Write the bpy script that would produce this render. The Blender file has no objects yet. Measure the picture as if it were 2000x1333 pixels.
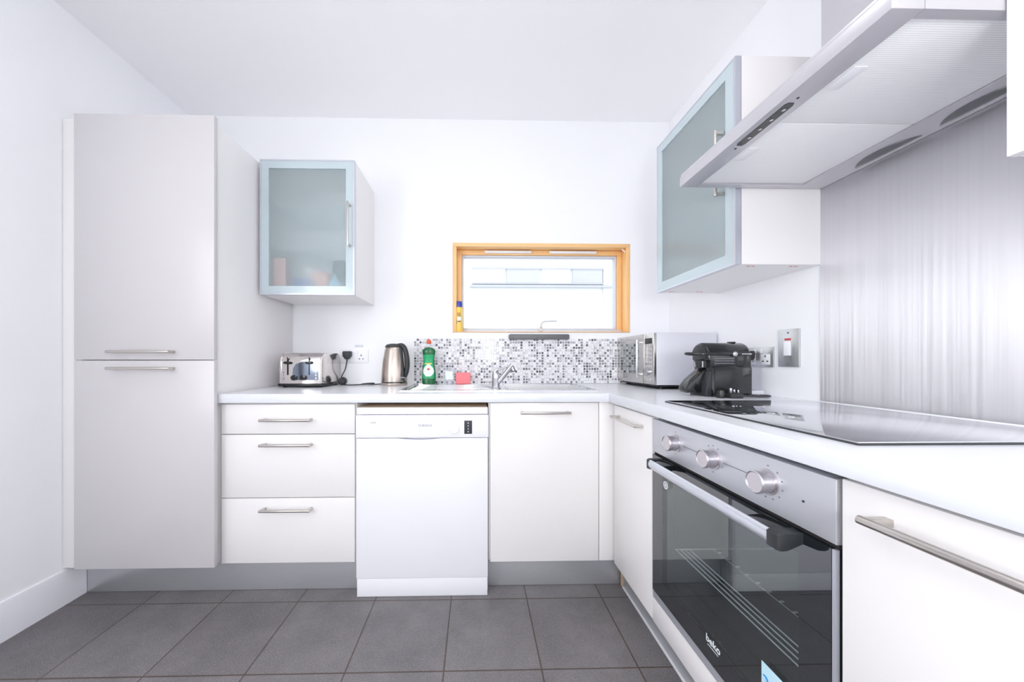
import bpy, bmesh, math, random
from mathutils import Vector, Matrix
random.seed(7)
PI = math.pi
SC = bpy.context.scene
COL = SC.collection

# ------------------------------------------------------------------ camera
cam_d = bpy.data.cameras.new('camera')
cam = bpy.data.objects.new('camera', cam_d); COL.objects.link(cam)
SC.camera = cam
FPX = 650.0                                    # focal length in pixels of the 2000 px frame
cam_d.sensor_fit = 'HORIZONTAL'; cam_d.sensor_width = 36.0
cam_d.lens = FPX * 36.0 / 2000.0
cam_d.shift_x = (1000 - 943.05) / 2000.0
cam_d.shift_y = (703.0 - 666.5) / 2000.0
cam_d.clip_start = 0.02
cam.location = (0, 0, 1.069)
cam.rotation_euler = (PI / 2, 0, -math.radians(1.15))

# ------------------------------------------------------------------ view, sky and the large lights
SC.view_settings.view_transform = 'Standard'
SC.view_settings.look = 'None'
SC.view_settings.gamma = 1
SC.view_settings.use_curve_mapping = False
SC.view_settings.exposure = 0.03
SC.cycles.use_denoising = True
SC.cycles.max_bounces = 14
SC.cycles.diffuse_bounces = 7
SC.cycles.glossy_bounces = 6
SC.cycles.transmission_bounces = 8
SC.cycles.sample_clamp_indirect = 6.0
world = bpy.data.worlds.new('sky'); SC.world = world
world.use_nodes = True
wn = world.node_tree.nodes; wn['Background'].inputs[0].default_value = (0.965, 0.98, 1.0, 1)
wn['Background'].inputs[1].default_value = 1.9

def area(name, loc, rot, sx, sy, power, col=(1, 1, 1)):
    d = bpy.data.lights.new(name, 'AREA'); d.shape = 'RECTANGLE'; d.size = sx; d.size_y = sy
    d.energy = power; d.color = col
    o = bpy.data.objects.new(name, d); COL.objects.link(o); o.location = loc; o.rotation_euler = rot
    return o
# daylight through the wide window of the wall behind the camera, and unseen fill lights added to brighten the kitchen
area('fill_left_window', (-1.79, -0.7, 1.52), (0, -PI / 2, 0), 1.15, 1.45, 28, (1.0, 1.0, 1.0))  # added fill light set in the unseen left window
area('daylight_rear_window', (-0.35, -2.78, 1.55), (PI / 2, 0, 0), 2.3, 1.25, 5, (0.98, 0.99, 1.0))
area('ceiling_fill_kitchen', (0.1, 0.65, 2.585), (0, 0, 0), 0.7, 0.7, 3.6, (1.0, 0.995, 0.985))  # unseen ceiling fill, added to lift the back right corner
for nm, loc, e in (('fill_lamp_rear', (0.3, -1.2, 1.6), 9), ('fill_lamp', (0.2, -0.6, 1.22), 26)):  # unseen fill lamps added behind the camera
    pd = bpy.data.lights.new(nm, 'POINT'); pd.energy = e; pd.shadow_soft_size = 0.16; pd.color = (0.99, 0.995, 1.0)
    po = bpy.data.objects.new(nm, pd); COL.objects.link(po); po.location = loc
for nm, loc, rot, sx, sy in (('portal_rear', (-0.35, -2.9, 1.56), (PI / 2, 0, 0), 2.3, 1.28), ('portal_left', (-1.965, -0.7, 1.52), (0, -PI / 2, 0), 1.2, 1.5), ('portal_sink', (0.42, 2.28, 1.53), (-PI / 2, 0, 0), 1.14, .57)):
    area(nm, loc, rot, sx, sy, 1).data.cycles.is_portal = True

# ------------------------------------------------------------------ materials
def rgb(r, g, b):
    f = lambda v: (v / 255.0 / 12.92) if v / 255.0 <= 0.04045 else ((v / 255.0 + 0.055) / 1.055) ** 2.4
    return (f(r), f(g), f(b), 1.0)

def mat(name, col, rough=0.5, metal=0.0, ior=1.5, coat=0.0, noise=0.0, nscale=40.0, bump=0.0, bscale=200.0, stretch=(1, 1, 1), **kw):
    m = bpy.data.materials.new(name); m.use_nodes = True
    nt = m.node_tree; b = nt.nodes['Principled BSDF']
    if len(col) == 3: col = rgb(*col)
    b.inputs['Base Color'].default_value = col
    b.inputs['Roughness'].default_value = rough
    b.inputs['Metallic'].default_value = metal
    b.inputs['IOR'].default_value = ior
    b.inputs['Coat Weight'].default_value = coat
    for k, v in kw.items(): b.inputs[k.replace('_', ' ')].default_value = v
    tc = nt.nodes.new('ShaderNodeTexCoord'); mp = nt.nodes.new('ShaderNodeMapping')
    nt.links.new(tc.outputs['Object'], mp.inputs[0]); mp.inputs['Scale'].default_value = stretch
    if noise > 0:
        n = nt.nodes.new('ShaderNodeTexNoise'); n.inputs['Scale'].default_value = nscale; n.inputs['Detail'].default_value = 4
        nt.links.new(mp.outputs[0], n.inputs['Vector'])
        mx = nt.nodes.new('ShaderNodeMix'); mx.data_type = 'RGBA'
        lo = tuple(c * (1 - noise) for c in col[:3]) + (1,); hi = tuple(min(1, c * (1 + noise)) for c in col[:3]) + (1,)
        mx.inputs[6].default_value = lo; mx.inputs[7].default_value = hi
        nt.links.new(n.outputs['Fac'], mx.inputs[0]); nt.links.new(mx.outputs[2], b.inputs['Base Color'])
    if bump > 0:
        n = nt.nodes.new('ShaderNodeTexNoise'); n.inputs['Scale'].default_value = bscale; n.inputs['Detail'].default_value = 3
        nt.links.new(mp.outputs[0], n.inputs['Vector'])
        bp = nt.nodes.new('ShaderNodeBump'); bp.inputs['Strength'].default_value = bump; bp.inputs['Distance'].default_value = 0.001
        nt.links.new(n.outputs['Fac'], bp.inputs['Height']); nt.links.new(bp.outputs[0], b.inputs['Normal'])
    return m

M = {}
M['wall'] = mat('white_wall_paint', (245, 246, 249), 0.6, noise=0.012, nscale=3, bump=0.05, bscale=120)
M['ceiling'] = mat('ceiling_paint', (252, 252, 254), 0.8, noise=0.01, nscale=2)
M['skirting'] = mat('white_gloss_paint', (240, 240, 246), 0.35)
M['laminate'] = mat('warm_white_laminate', (238, 236, 236), 0.32, noise=0.01, nscale=6, coat=0.1)
M['tall_shaded_lam'] = mat('shaded_laminate', (208, 205, 207), 0.32, noise=0.01, nscale=6, coat=0.1)  # cabinet laminate darkened in colour for the dim light on the tall doors
M['carcass'] = mat('cabinet_board', (238, 236, 237), 0.5, noise=0.01, nscale=9)
M['appl'] = mat('white_enamel', (241, 242, 247), 0.3, noise=0.005, nscale=4)
M['appl_plastic'] = mat('white_plastic', (244, 244, 250), 0.35, noise=0.004)
M['chipboard'] = mat('chipboard', (196, 176, 152), 0.8, noise=0.2, nscale=90)
M['dark'] = mat('dark_recess', (30, 28, 30), 0.8, noise=0.1)
M['worktop'] = mat('white_worktop', (236, 238, 243), 0.22, noise=0.012, nscale=12)
M['alu_edge'] = mat('brushed_aluminium_edge', (230, 233, 238), 0.33, metal=0.1, noise=0.06, nscale=14, stretch=(1, 1, 8))
M['steel'] = mat('satin_steel', (196, 190, 186), 0.3, metal=1.0, noise=0.04, nscale=30, stretch=(1, 1, 20))
M['handle'] = mat('brushed_nickel', (206, 200, 195), 0.28, metal=1.0, noise=0.04, nscale=60)
M['chrome'] = mat('chrome', (196, 197, 201), 0.06, metal=1.0, noise=0.01)
M['sinksteel'] = mat('sink_steel', (222, 222, 224), 0.13, metal=1.0, noise=0.03, nscale=60)
M['plinth'] = mat('brushed_steel_plinth', (200, 201, 206), 0.28, metal=0.6, noise=0.06, nscale=8, stretch=(3, 3, 40), bump=0.15, bscale=60)
M['black'] = mat('black_plastic', (28, 30, 32), 0.25, noise=0.05)
M['blackgloss'] = mat('gloss_black_plastic', (24, 28, 30), 0.12, coat=0.3, noise=0.03)
M['blackmatt'] = mat('matt_black_plastic', (44, 47, 50), 0.45, noise=0.05)
M['rubber'] = mat('black_rubber', (30, 31, 34), 0.6, noise=0.1)
M['cable'] = mat('dark_grey_cable', (58, 58, 62), 0.5, noise=0.05)
M['whiteplastic'] = mat('socket_plastic', (242, 243, 247), 0.3, noise=0.004)
M['platesteel'] = mat('socket_steel', (204, 206, 208), 0.3, metal=0.75, noise=0.08, nscale=20, stretch=(30, 30, 1))
M['red'] = mat('red_plastic', (196, 66, 72), 0.35, noise=0.03)
M['ovenfascia'] = mat('oven_fascia_aluminium', (204, 206, 213), 0.42, metal=0.6, noise=0.02, nscale=20)
M['knob'] = mat('knob_aluminium', (205, 200, 205), 0.25, metal=0.9, noise=0.02)
M['print'] = mat('grey_print', (120, 122, 130), 0.6, noise=0.02)
M['whiteprint'] = mat('white_print', (225, 232, 236), 0.5, noise=0.01)
M['ink'] = mat('dark_ink', (52, 54, 58), 0.5, noise=0.02)
M['wood'] = mat('pine_window_wood', (244, 198, 138), 0.4, noise=0.12, nscale=7, stretch=(1.2, 8, 14), coat=0.2)
M['wood_v'] = mat('pine_window_wood_upright', (244, 196, 134), 0.4, noise=0.12, nscale=7, stretch=(14, 8, 1.2), coat=0.2)
M['bead'] = mat('window_bead', (214, 218, 226), 0.4, noise=0.01)
M['green'] = mat('green_detergent', (8, 100, 52), 0.12, coat=0.5, noise=0.05)
M['greenlabel'] = mat('green_label', (32, 168, 108), 0.35, noise=0.12, nscale=40)
M['whitelabel'] = mat('white_label', (232, 242, 240), 0.4, noise=0.02)
M['orange'] = mat('orange_cap', (222, 92, 58), 0.35, noise=0.03)
M['sponge'] = mat('pink_sponge', (252, 140, 146), 0.9, noise=0.08, nscale=120, bump=0.6, bscale=300)
M['yellow'] = mat('yellow_can', (244, 206, 92), 0.3, noise=0.05, nscale=50)
M['bluecap'] = mat('blue_cap', (58, 72, 168), 0.3, noise=0.03)
M['canblue'] = mat('blue_can_print', (48, 86, 158), 0.35, noise=0.04)
M['rackbar'] = mat('slate_grey_bar', (108, 109, 112), 0.45, metal=0.3, noise=0.15, nscale=60)
M['silverpaint'] = mat('silver_painted_steel', (222, 222, 231), 0.42, metal=0.25, noise=0.01)
M['cyan'] = mat('cyan_plastic', (70, 178, 208), 0.4, noise=0.05)
M['navy'] = mat('blue_card', (36, 76, 160), 0.5, noise=0.08)
M['pinkcard'] = mat('pink_card', (236, 178, 168), 0.5, noise=0.15, nscale=25)
M['teal_card'] = mat('dark_teal_card', (58, 92, 96), 0.5, noise=0.1)
M['terracotta'] = mat('terracotta_card', (200, 110, 96), 0.5, noise=0.1)
M['glassframe'] = mat('pale_blue_lacquered_frame', (192, 207, 213), 0.22, metal=0.0, coat=0.5, noise=0.01)
M['alu'] = mat('aluminium_profile', (206, 209, 218), 0.3, metal=0.6, noise=0.02)
M['render'] = mat('white_render', (236, 238, 240), 0.9, noise=0.01, nscale=1)
M['render_grey'] = mat('pale_grey_cladding', (202, 204, 210), 0.8, noise=0.12, nscale=1.2, stretch=(0.6, 1, 12))
M['render_line'] = mat('pale_grey_ledge', (196, 199, 206), 0.8, noise=0.03)
M['brick'] = mat('white_painted_brick', (226, 226, 230), 0.9, noise=0.06, nscale=6)
M['grout'] = mat('white_grout', (238, 238, 242), 0.7, noise=0.02)
M['silicone'] = mat('white_sealant', (246, 247, 250), 0.4, noise=0.01)

def new_mat(name):
    m = bpy.data.materials.new(name); m.use_nodes = True
    nt = m.node_tree; nt.nodes.remove(nt.nodes['Principled BSDF'])
    return m, nt, nt.nodes['Material Output']
def N(nt, t, **kw):
    n = nt.nodes.new(t)
    for k, v in kw.items(): setattr(n, k, v)
    return n

def floor_material():
    m = bpy.data.materials.new('slate_grey_floor_tiles'); m.use_nodes = True
    nt = m.node_tree; b = nt.nodes['Principled BSDF']; L = nt.links.new
    tc = N(nt, 'ShaderNodeTexCoord'); mp = N(nt, 'ShaderNodeMapping')
    mp.inputs['Location'].default_value = (0.4483 + 0.3372 * 10, -1.1435 + 0.3405 * 20, 0)
    L(tc.outputs['Object'], mp.inputs[0])
    br = N(nt, 'ShaderNodeTexBrick'); br.offset = 0; br.squash = 1
    br.inputs['Scale'].default_value = 1; br.inputs['Brick Width'].default_value = 0.3372; br.inputs['Row Height'].default_value = 0.3405
    br.inputs['Mortar Size'].default_value = 0.0028; br.inputs['Mortar Smooth'].default_value = 0.1; br.inputs['Bias'].default_value = 0
    br.inputs['Color1'].default_value = rgb(117, 113, 115); br.inputs['Color2'].default_value = rgb(109, 105, 107)
    br.inputs['Mortar'].default_value = rgb(84, 72, 66)
    L(mp.outputs[0], br.inputs['Vector'])
    n1 = N(nt, 'ShaderNodeTexNoise'); n1.inputs['Scale'].default_value = 330; n1.inputs['Detail'].default_value = 2
    L(tc.outputs['Object'], n1.inputs['Vector'])
    r1 = N(nt, 'ShaderNodeValToRGB'); r1.color_ramp.elements[0].position = 0.56; r1.color_ramp.elements[1].position = 0.72
    r1.color_ramp.elements[0].color = (0, 0, 0, 1); r1.color_ramp.elements[1].color = (0.55, 0.55, 0.55, 1)
    L(n1.outputs['Fac'], r1.inputs[0])
    n2 = N(nt, 'ShaderNodeTexNoise'); n2.inputs['Scale'].default_value = 6; n2.inputs['Detail'].default_value = 6; n2.inputs['Roughness'].default_value = 0.7
    L(tc.outputs['Object'], n2.inputs['Vector'])
    r2 = N(nt, 'ShaderNodeMapRange'); r2.inputs['From Min'].default_value = 0.3; r2.inputs['From Max'].default_value = 0.7
    r2.inputs['To Min'].default_value = 0.78; r2.inputs['To Max'].default_value = 1.14
    L(n2.outputs['Fac'], r2.inputs['Value'])
    mu = N(nt, 'ShaderNodeMix', data_type='RGBA', blend_type='MULTIPLY'); mu.inputs[0].default_value = 1
    L(br.outputs['Color'], mu.inputs[6]); L(r2.outputs[0], mu.inputs[7])
    ad = N(nt, 'ShaderNodeMix', data_type='RGBA'); ad.inputs[7].default_value = rgb(190, 188, 192)
    mm = N(nt, 'ShaderNodeMath', operation='MULTIPLY'); inv = N(nt, 'ShaderNodeMath', operation='SUBTRACT'); inv.inputs[0].default_value = 1
    L(br.outputs['Fac'], inv.inputs[1]); L(inv.outputs[0], mm.inputs[0]); L(r1.outputs[0], mm.inputs[1])
    L(mm.outputs[0], ad.inputs[0]); L(mu.outputs[2], ad.inputs[6]); L(ad.outputs[2], b.inputs['Base Color'])
    bp = N(nt, 'ShaderNodeBump'); bp.inputs['Strength'].default_value = 0.5; bp.inputs['Distance'].default_value = 0.002; bp.invert = True
    L(br.outputs['Fac'], bp.inputs['Height']); L(bp.outputs[0], b.inputs['Normal'])
    b.inputs['Roughness'].default_value = 0.42
    return m
M['floor'] = floor_material()

def mosaic_material():
    m = bpy.data.materials.new('grey_white_mosaic'); m.use_nodes = True
    nt = m.node_tree; b = nt.nodes['Principled BSDF']; L = nt.links.new
    g = N(nt, 'ShaderNodeNewGeometry'); r = N(nt, 'ShaderNodeValToRGB'); cr = r.color_ramp; cr.interpolation = 'CONSTANT'
    stops = [(0, (246, 246, 249)), (0.30, (224, 224, 230)), (0.44, (238, 238, 242)), (0.54, (196, 196, 202)), (0.66, (168, 168, 174)), (0.77, (140, 140, 146)), (0.86, (112, 112, 117)), (0.93, (74, 74, 80))]
    cr.elements[0].position = 0; cr.elements[0].color = rgb(*stops[0][1])
    cr.elements[1].position = stops[1][0]; cr.elements[1].color = rgb(*stops[1][1])
    for p, c in stops[2:]:
        e = cr.elements.new(p); e.color = rgb(*c)
    L(g.outputs['Random Per Island'], r.inputs[0]); L(r.outputs[0], b.inputs['Base Color'])
    b.inputs['Roughness'].default_value = 0.12
    return m
M['mosaic'] = mosaic_material()

def frosted():
    m, nt, out = new_mat('frosted_glass'); L = nt.links.new
    rf = N(nt, 'ShaderNodeBsdfRefraction'); rf.inputs['Color'].default_value = (0.93, 0.985, 1.0, 1); rf.inputs['Roughness'].default_value = 0.40; rf.inputs['IOR'].default_value = 1.04
    tr = N(nt, 'ShaderNodeBsdfTranslucent'); tr.inputs['Color'].default_value = (0.93, 0.98, 0.99, 1)
    df = N(nt, 'ShaderNodeBsdfDiffuse'); df.inputs['Color'].default_value = (0.83, 0.94, 0.97, 1)
    gl = N(nt, 'ShaderNodeBsdfGlossy'); gl.inputs['Roughness'].default_value = 0.06
    a = N(nt, 'ShaderNodeMixShader'); a.inputs[0].default_value = 0.06; L(rf.outputs[0], a.inputs[1]); L(tr.outputs[0], a.inputs[2])
    c = N(nt, 'ShaderNodeMixShader'); c.inputs[0].default_value = 0.30; L(a.outputs[0], c.inputs[1]); L(df.outputs[0], c.inputs[2])
    fr = N(nt, 'ShaderNodeFresnel'); fr.inputs['IOR'].default_value = 1.4
    n = N(nt, 'ShaderNodeTexNoise'); n.inputs['Scale'].default_value = 900
    bp = N(nt, 'ShaderNodeBump'); bp.inputs['Strength'].default_value = 0.05; bp.inputs['Distance'].default_value = 0.0005
    L(n.outputs['Fac'], bp.inputs['Height']); L(bp.outputs[0], gl.inputs['Normal'])
    e = N(nt, 'ShaderNodeMixShader'); L(fr.outputs[0], e.inputs[0]); L(c.outputs[0], e.inputs[1]); L(gl.outputs[0], e.inputs[2])
    L(e.outputs[0], out.inputs[0])
    return m
M['frosted'] = frosted()

def frosted_box(x0, x1, y0, y1, z0, z1, parent, axis):
    o = MB().box(x0, x1, y0, y1, z0, z1).build('frosted_pane', 'frosted', parent)
    o.data.materials.append(M['clear'])
    for p in o.data.polygons: p.material_index = 0 if p.normal[axis] < -.9 else 1
    return o
def tinted(name, tint, refl, rough=0.02):
    m, nt, out = new_mat(name); L = nt.links.new
    t = N(nt, 'ShaderNodeBsdfTransparent'); t.inputs[0].default_value = tint
    g = N(nt, 'ShaderNodeBsdfGlossy'); g.inputs['Roughness'].default_value = rough; g.inputs['Color'].default_value = (0.93, 0.96, 0.95, 1)
    lw = N(nt, 'ShaderNodeLayerWeight'); pw = N(nt, 'ShaderNodeMath', operation='POWER'); pw.inputs[1].default_value = 4.5
    L(lw.outputs['Facing'], pw.inputs[0])
    mr = N(nt, 'ShaderNodeMapRange'); mr.inputs['To Min'].default_value = refl; mr.inputs['To Max'].default_value = 0.9
    L(pw.outputs[0], mr.inputs['Value'])
    mx = N(nt, 'ShaderNodeMixShader'); L(mr.outputs[0], mx.inputs[0]); L(t.outputs[0], mx.inputs[1]); L(g.outputs[0], mx.inputs[2])
    L(mx.outputs[0], out.inputs[0])
    return m
M['ovenglass'] = tinted('oven_door_glass', (0.80, 0.85, 0.86, 1), 0.14)
M['mwglass'] = tinted('microwave_door_glass', (0.12, 0.13, 0.13, 1), 0.45, 0.01)
M['pane'] = tinted('window_pane', (0.97, 0.985, 0.99, 1), 0.02)
M['clear'] = tinted('clear_plastic', (0.97, 0.98, 0.99, 1), 0.0, 0.05)
M['tank'] = tinted('smoky_clear_plastic', (0.92, 0.92, 0.95, 1), 0.04, 0.05)

def blackglass(name, refl):
    m, nt, out = new_mat(name); L = nt.links.new
    d = N(nt, 'ShaderNodeBsdfDiffuse'); d.inputs[0].default_value = (0.006, 0.009, 0.012, 1)
    g = N(nt, 'ShaderNodeBsdfGlossy'); g.inputs['Roughness'].default_value = 0.015; g.inputs['Color'].default_value = (0.95, 0.96, 0.98, 1)
    lw = N(nt, 'ShaderNodeFresnel'); lw.inputs['IOR'].default_value = 1.55
    mr = N(nt, 'ShaderNodeMapRange'); mr.inputs['To Min'].default_value = refl; mr.inputs['To Max'].default_value = 1.0
    L(lw.outputs[0], mr.inputs['Value'])
    mx = N(nt, 'ShaderNodeMixShader'); L(mr.outputs[0], mx.inputs[0]); L(d.outputs[0], mx.inputs[1]); L(g.outputs[0], mx.inputs[2])
    L(mx.outputs[0], out.inputs[0])
    return m
M['hobglass'] = blackglass('hob_black_glass', 0.76)
M['doorglass'] = blackglass('oven_black_glass', 0.14)

def brushed(name, col, rough, aniso, rot, axis_scale, metal=1.0):
    m = bpy.data.materials.new(name); m.use_nodes = True
    nt = m.node_tree; b = nt.nodes['Principled BSDF']; L = nt.links.new
    b.inputs['Metallic'].default_value = metal
    b.inputs['Anisotropic'].default_value = aniso; b.inputs['Anisotropic Rotation'].default_value = rot
    tc = N(nt, 'ShaderNodeTexCoord'); mp = N(nt, 'ShaderNodeMapping'); mp.inputs['Scale'].default_value = axis_scale
    L(tc.outputs['Object'], mp.inputs[0])
    n = N(nt, 'ShaderNodeTexNoise'); n.inputs['Scale'].default_value = 1; n.inputs['Detail'].default_value = 5; n.inputs['Roughness'].default_value = 0.65
    L(mp.outputs[0], n.inputs['Vector'])
    mr = N(nt, 'ShaderNodeMapRange'); mr.inputs['From Min'].default_value = 0.25; mr.inputs['From Max'].default_value = 0.75
    mr.inputs['To Min'].default_value = rough * 0.8; mr.inputs['To Max'].default_value = rough * 1.25
    L(n.outputs['Fac'], mr.inputs['Value']); L(mr.outputs[0], b.inputs['Roughness'])
    mx = N(nt, 'ShaderNodeMix', data_type='RGBA'); c = rgb(*col)
    mx.inputs[6].default_value = tuple(v * 0.86 for v in c[:3]) + (1,); mx.inputs[7].default_value = tuple(min(1, v * 1.1) for v in c[:3]) + (1,)
    L(n.outputs['Fac'], mx.inputs[0]); L(mx.outputs[2], b.inputs['Base Color'])
    tg = N(nt, 'ShaderNodeTangent'); tg.direction_type = 'UV_MAP'; L(tg.outputs[0], b.inputs['Tangent'])
    return m
M['splash'] = brushed('brushed_steel_panel', (216, 215, 220), 0.46, 0.90, 0.0, (1, 150, 1.2))
M['hoodsteel'] = mat('hood_satin_steel', (208, 206, 211), 0.34, metal=0.6, noise=0.02, nscale=30)

def filter_material():
    m = bpy.data.materials.new('grease_filter_mesh'); m.use_nodes = True
    nt = m.node_tree; b = nt.nodes['Principled BSDF']; L = nt.links.new
    tc = N(nt, 'ShaderNodeTexCoord')
    v = N(nt, 'ShaderNodeTexVoronoi'); v.inputs['Scale'].default_value = 230; v.inputs['Randomness'].default_value = 0.0
    L(tc.outputs['Object'], v.inputs['Vector'])
    r = N(nt, 'ShaderNodeValToRGB'); r.color_ramp.elements[0].position = 0.25; r.color_ramp.elements[1].position = 0.42
    r.color_ramp.elements[0].color = rgb(220, 221, 226); r.color_ramp.elements[1].color = rgb(254, 254, 255)
    L(v.outputs['Distance'], r.inputs[0]); L(r.outputs[0], b.inputs['Base Color'])
    b.inputs['Metallic'].default_value = 0.05; b.inputs['Roughness'].default_value = 0.45
    return m
M['filter'] = filter_material()

# ------------------------------------------------------------------ mesh helpers
class MB:
    def __init__(s): s.bm = bmesh.new()
    def _merge(s, b2, mtx=None):
        if mtx is not None: bmesh.ops.transform(b2, matrix=mtx, verts=b2.verts)
        me = bpy.data.meshes.new('t'); b2.to_mesh(me); b2.free()
        s.bm.from_mesh(me); bpy.data.meshes.remove(me); return s
    def box(s, x0, x1, y0, y1, z0, z1, bev=0.0, seg=2, mtx=None):
        b = bmesh.new(); bmesh.ops.create_cube(b, size=1)
        bmesh.ops.transform(b, matrix=Matrix.Translation(((x0 + x1) / 2, (y0 + y1) / 2, (z0 + z1) / 2)) @ Matrix.Diagonal((abs(x1 - x0), abs(y1 - y0), abs(z1 - z0), 1)), verts=b.verts)
        if bev > 0: bmesh.ops.bevel(b, geom=list(b.edges), offset=bev, segments=seg, profile=0.5, affect='EDGES', clamp_overlap=True)
        return s._merge(b, mtx)
    def prism(s, pts, axis, a0, a1, bev=0.0, mtx=None):
        """pts: 2D polygon; axis 'x': pts=(y,z); 'y': pts=(x,z); 'z': pts=(x,y)"""
        b = bmesh.new()
        def P(p, a): return {'x': (a, p[0], p[1]), 'y': (p[0], a, p[1]), 'z': (p[0], p[1], a)}[axis]
        v0 = [b.verts.new(P(p, a0)) for p in pts]; v1 = [b.verts.new(P(p, a1)) for p in pts]; n = len(pts)
        f0 = b.faces.new(v0); f1 = b.faces.new(v1[::-1])
        for i in range(n): b.faces.new((v0[i], v1[i], v1[(i + 1) % n], v0[(i + 1) % n]))
        bmesh.ops.recalc_face_normals(b, faces=b.faces)
        if bev > 0:
            es = [e for e in b.edges if (f0 in e.link_faces or f1 in e.link_faces)]
            bmesh.ops.bevel(b, geom=es, offset=bev, segments=2, profile=0.5, affect='EDGES', clamp_overlap=True)
        return s._merge(b, mtx)
    def cyl(s, p0, p1, r0, r1=None, n=24, bev=0.0):
        r1 = r0 if r1 is None else r1
        p0 = Vector(p0); p1 = Vector(p1); d = p1 - p0; h = d.length
        b = bmesh.new(); bmesh.ops.create_cone(b, cap_ends=True, segments=n, radius1=r0, radius2=r1, depth=h)
        if bev > 0:
            es = [e for e in b.edges if any(len(f.verts) == n for f in e.link_faces)]
            bmesh.ops.bevel(b, geom=es, offset=bev, segments=2, profile=0.5, affect='EDGES', clamp_overlap=True)
        q = d.to_track_quat('Z', 'Y').to_matrix().to_4x4()
        return s._merge(b, Matrix.Translation((p0 + p1) / 2) @ q)
    def lathe(s, prof, c=(0, 0, 0), n=40, sy=1.0, sx=1.0, mtx=None):
        b = bmesh.new(); rings = []
        for r, z in prof:
            rings.append([b.verts.new((c[0] + sx * r * math.cos(2 * PI * k / n), c[1] + sy * r * math.sin(2 * PI * k / n), c[2] + z)) for k in range(n)] if r > 1e-6 else [b.verts.new((c[0], c[1], c[2] + z))])
        for a, d in zip(rings, rings[1:]):
            for k in range(n):
                k2 = (k + 1) % n
                if len(a) == 1 and len(d) == 1: continue
                if len(a) == 1: b.faces.new((a[0], d[k2], d[k]))
                elif len(d) == 1: b.faces.new((a[k], a[k2], d[0]))
                else: b.faces.new((a[k], a[k2], d[k2], d[k]))
        bmesh.ops.recalc_face_normals(b, faces=b.faces)
        return s._merge(b, mtx)
    def tube(s, pts, r, n=12, smooth=True, rad=None, flat=1.0):
        pts = [Vector(p) for p in pts]
        if smooth and len(pts) > 2:
            out = []
            P = [pts[0]] + pts + [pts[-1]]
            for i in range(1, len(P) - 2):
                for k in range(8):
                    t = k / 8.0
                    out.append(0.5 * ((2 * P[i]) + (-P[i - 1] + P[i + 1]) * t + (2 * P[i - 1] - 5 * P[i] + 4 * P[i + 1] - P[i + 2]) * t * t + (-P[i - 1] + 3 * P[i] - 3 * P[i + 1] + P[i + 2]) * t ** 3))
            out.append(pts[-1]); 
            if rad: 
                R = []
                for i in range(len(rad) - 1):
                    for k in range(8): R.append(rad[i] + (rad[i + 1] - rad[i]) * k / 8.0)
                R.append(rad[-1]); rad = R
            pts = out
        b = bmesh.new(); rings = []; up = None
        for i, p in enumerate(pts):
            d = (pts[min(i + 1, len(pts) - 1)] - pts[max(i - 1, 0)]).normalized()
            if up is None: up = Vector((0, 0, 1)) if abs(d.z) < 0.9 else Vector((0, 1, 0))
            x = d.cross(up).normalized(); up = x.cross(d).normalized()
            rr = rad[i] if rad else r
            rings.append([b.verts.new(p + x * rr * math.cos(2 * PI * k / n) + up * rr * flat * math.sin(2 * PI * k / n)) for k in range(n)])
        for a, d in zip(rings, rings[1:]):
            for k in range(n): b.faces.new((a[k], a[(k + 1) % n], d[(k + 1) % n], d[k]))
        b.faces.new(rings[0][::-1]); b.faces.new(rings[-1])
        bmesh.ops.recalc_face_normals(b, faces=b.faces)
        return s._merge(b)
    def build(s, name, m, parent=None, uv=None, ang=35, **props):
        me = bpy.data.meshes.new(name); s.bm.to_mesh(me); s.bm.free()
        if uv:
            l = me.uv_layers.new(name='UVMap')
            i0, i1 = uv
            for lp in me.loops:
                co = me.vertices[lp.vertex_index].co; l.data[lp.index].uv = (co[i0], co[i1])
        me.materials.append(M[m] if isinstance(m, str) else m)
        for p in me.polygons: p.use_smooth = True
        try: me.set_sharp_from_angle(angle=math.radians(ang))
        except Exception: pass
        o = bpy.data.objects.new(name, me); COL.objects.link(o)
        if parent is not None:
            base = Vector((0, 0, 0)); q = parent
            while q is not None: base += Vector(q.location); q = q.parent
            for v in me.vertices: v.co -= base
            o.parent = parent
        for k, v in props.items(): o[k] = v
        return o

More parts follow.
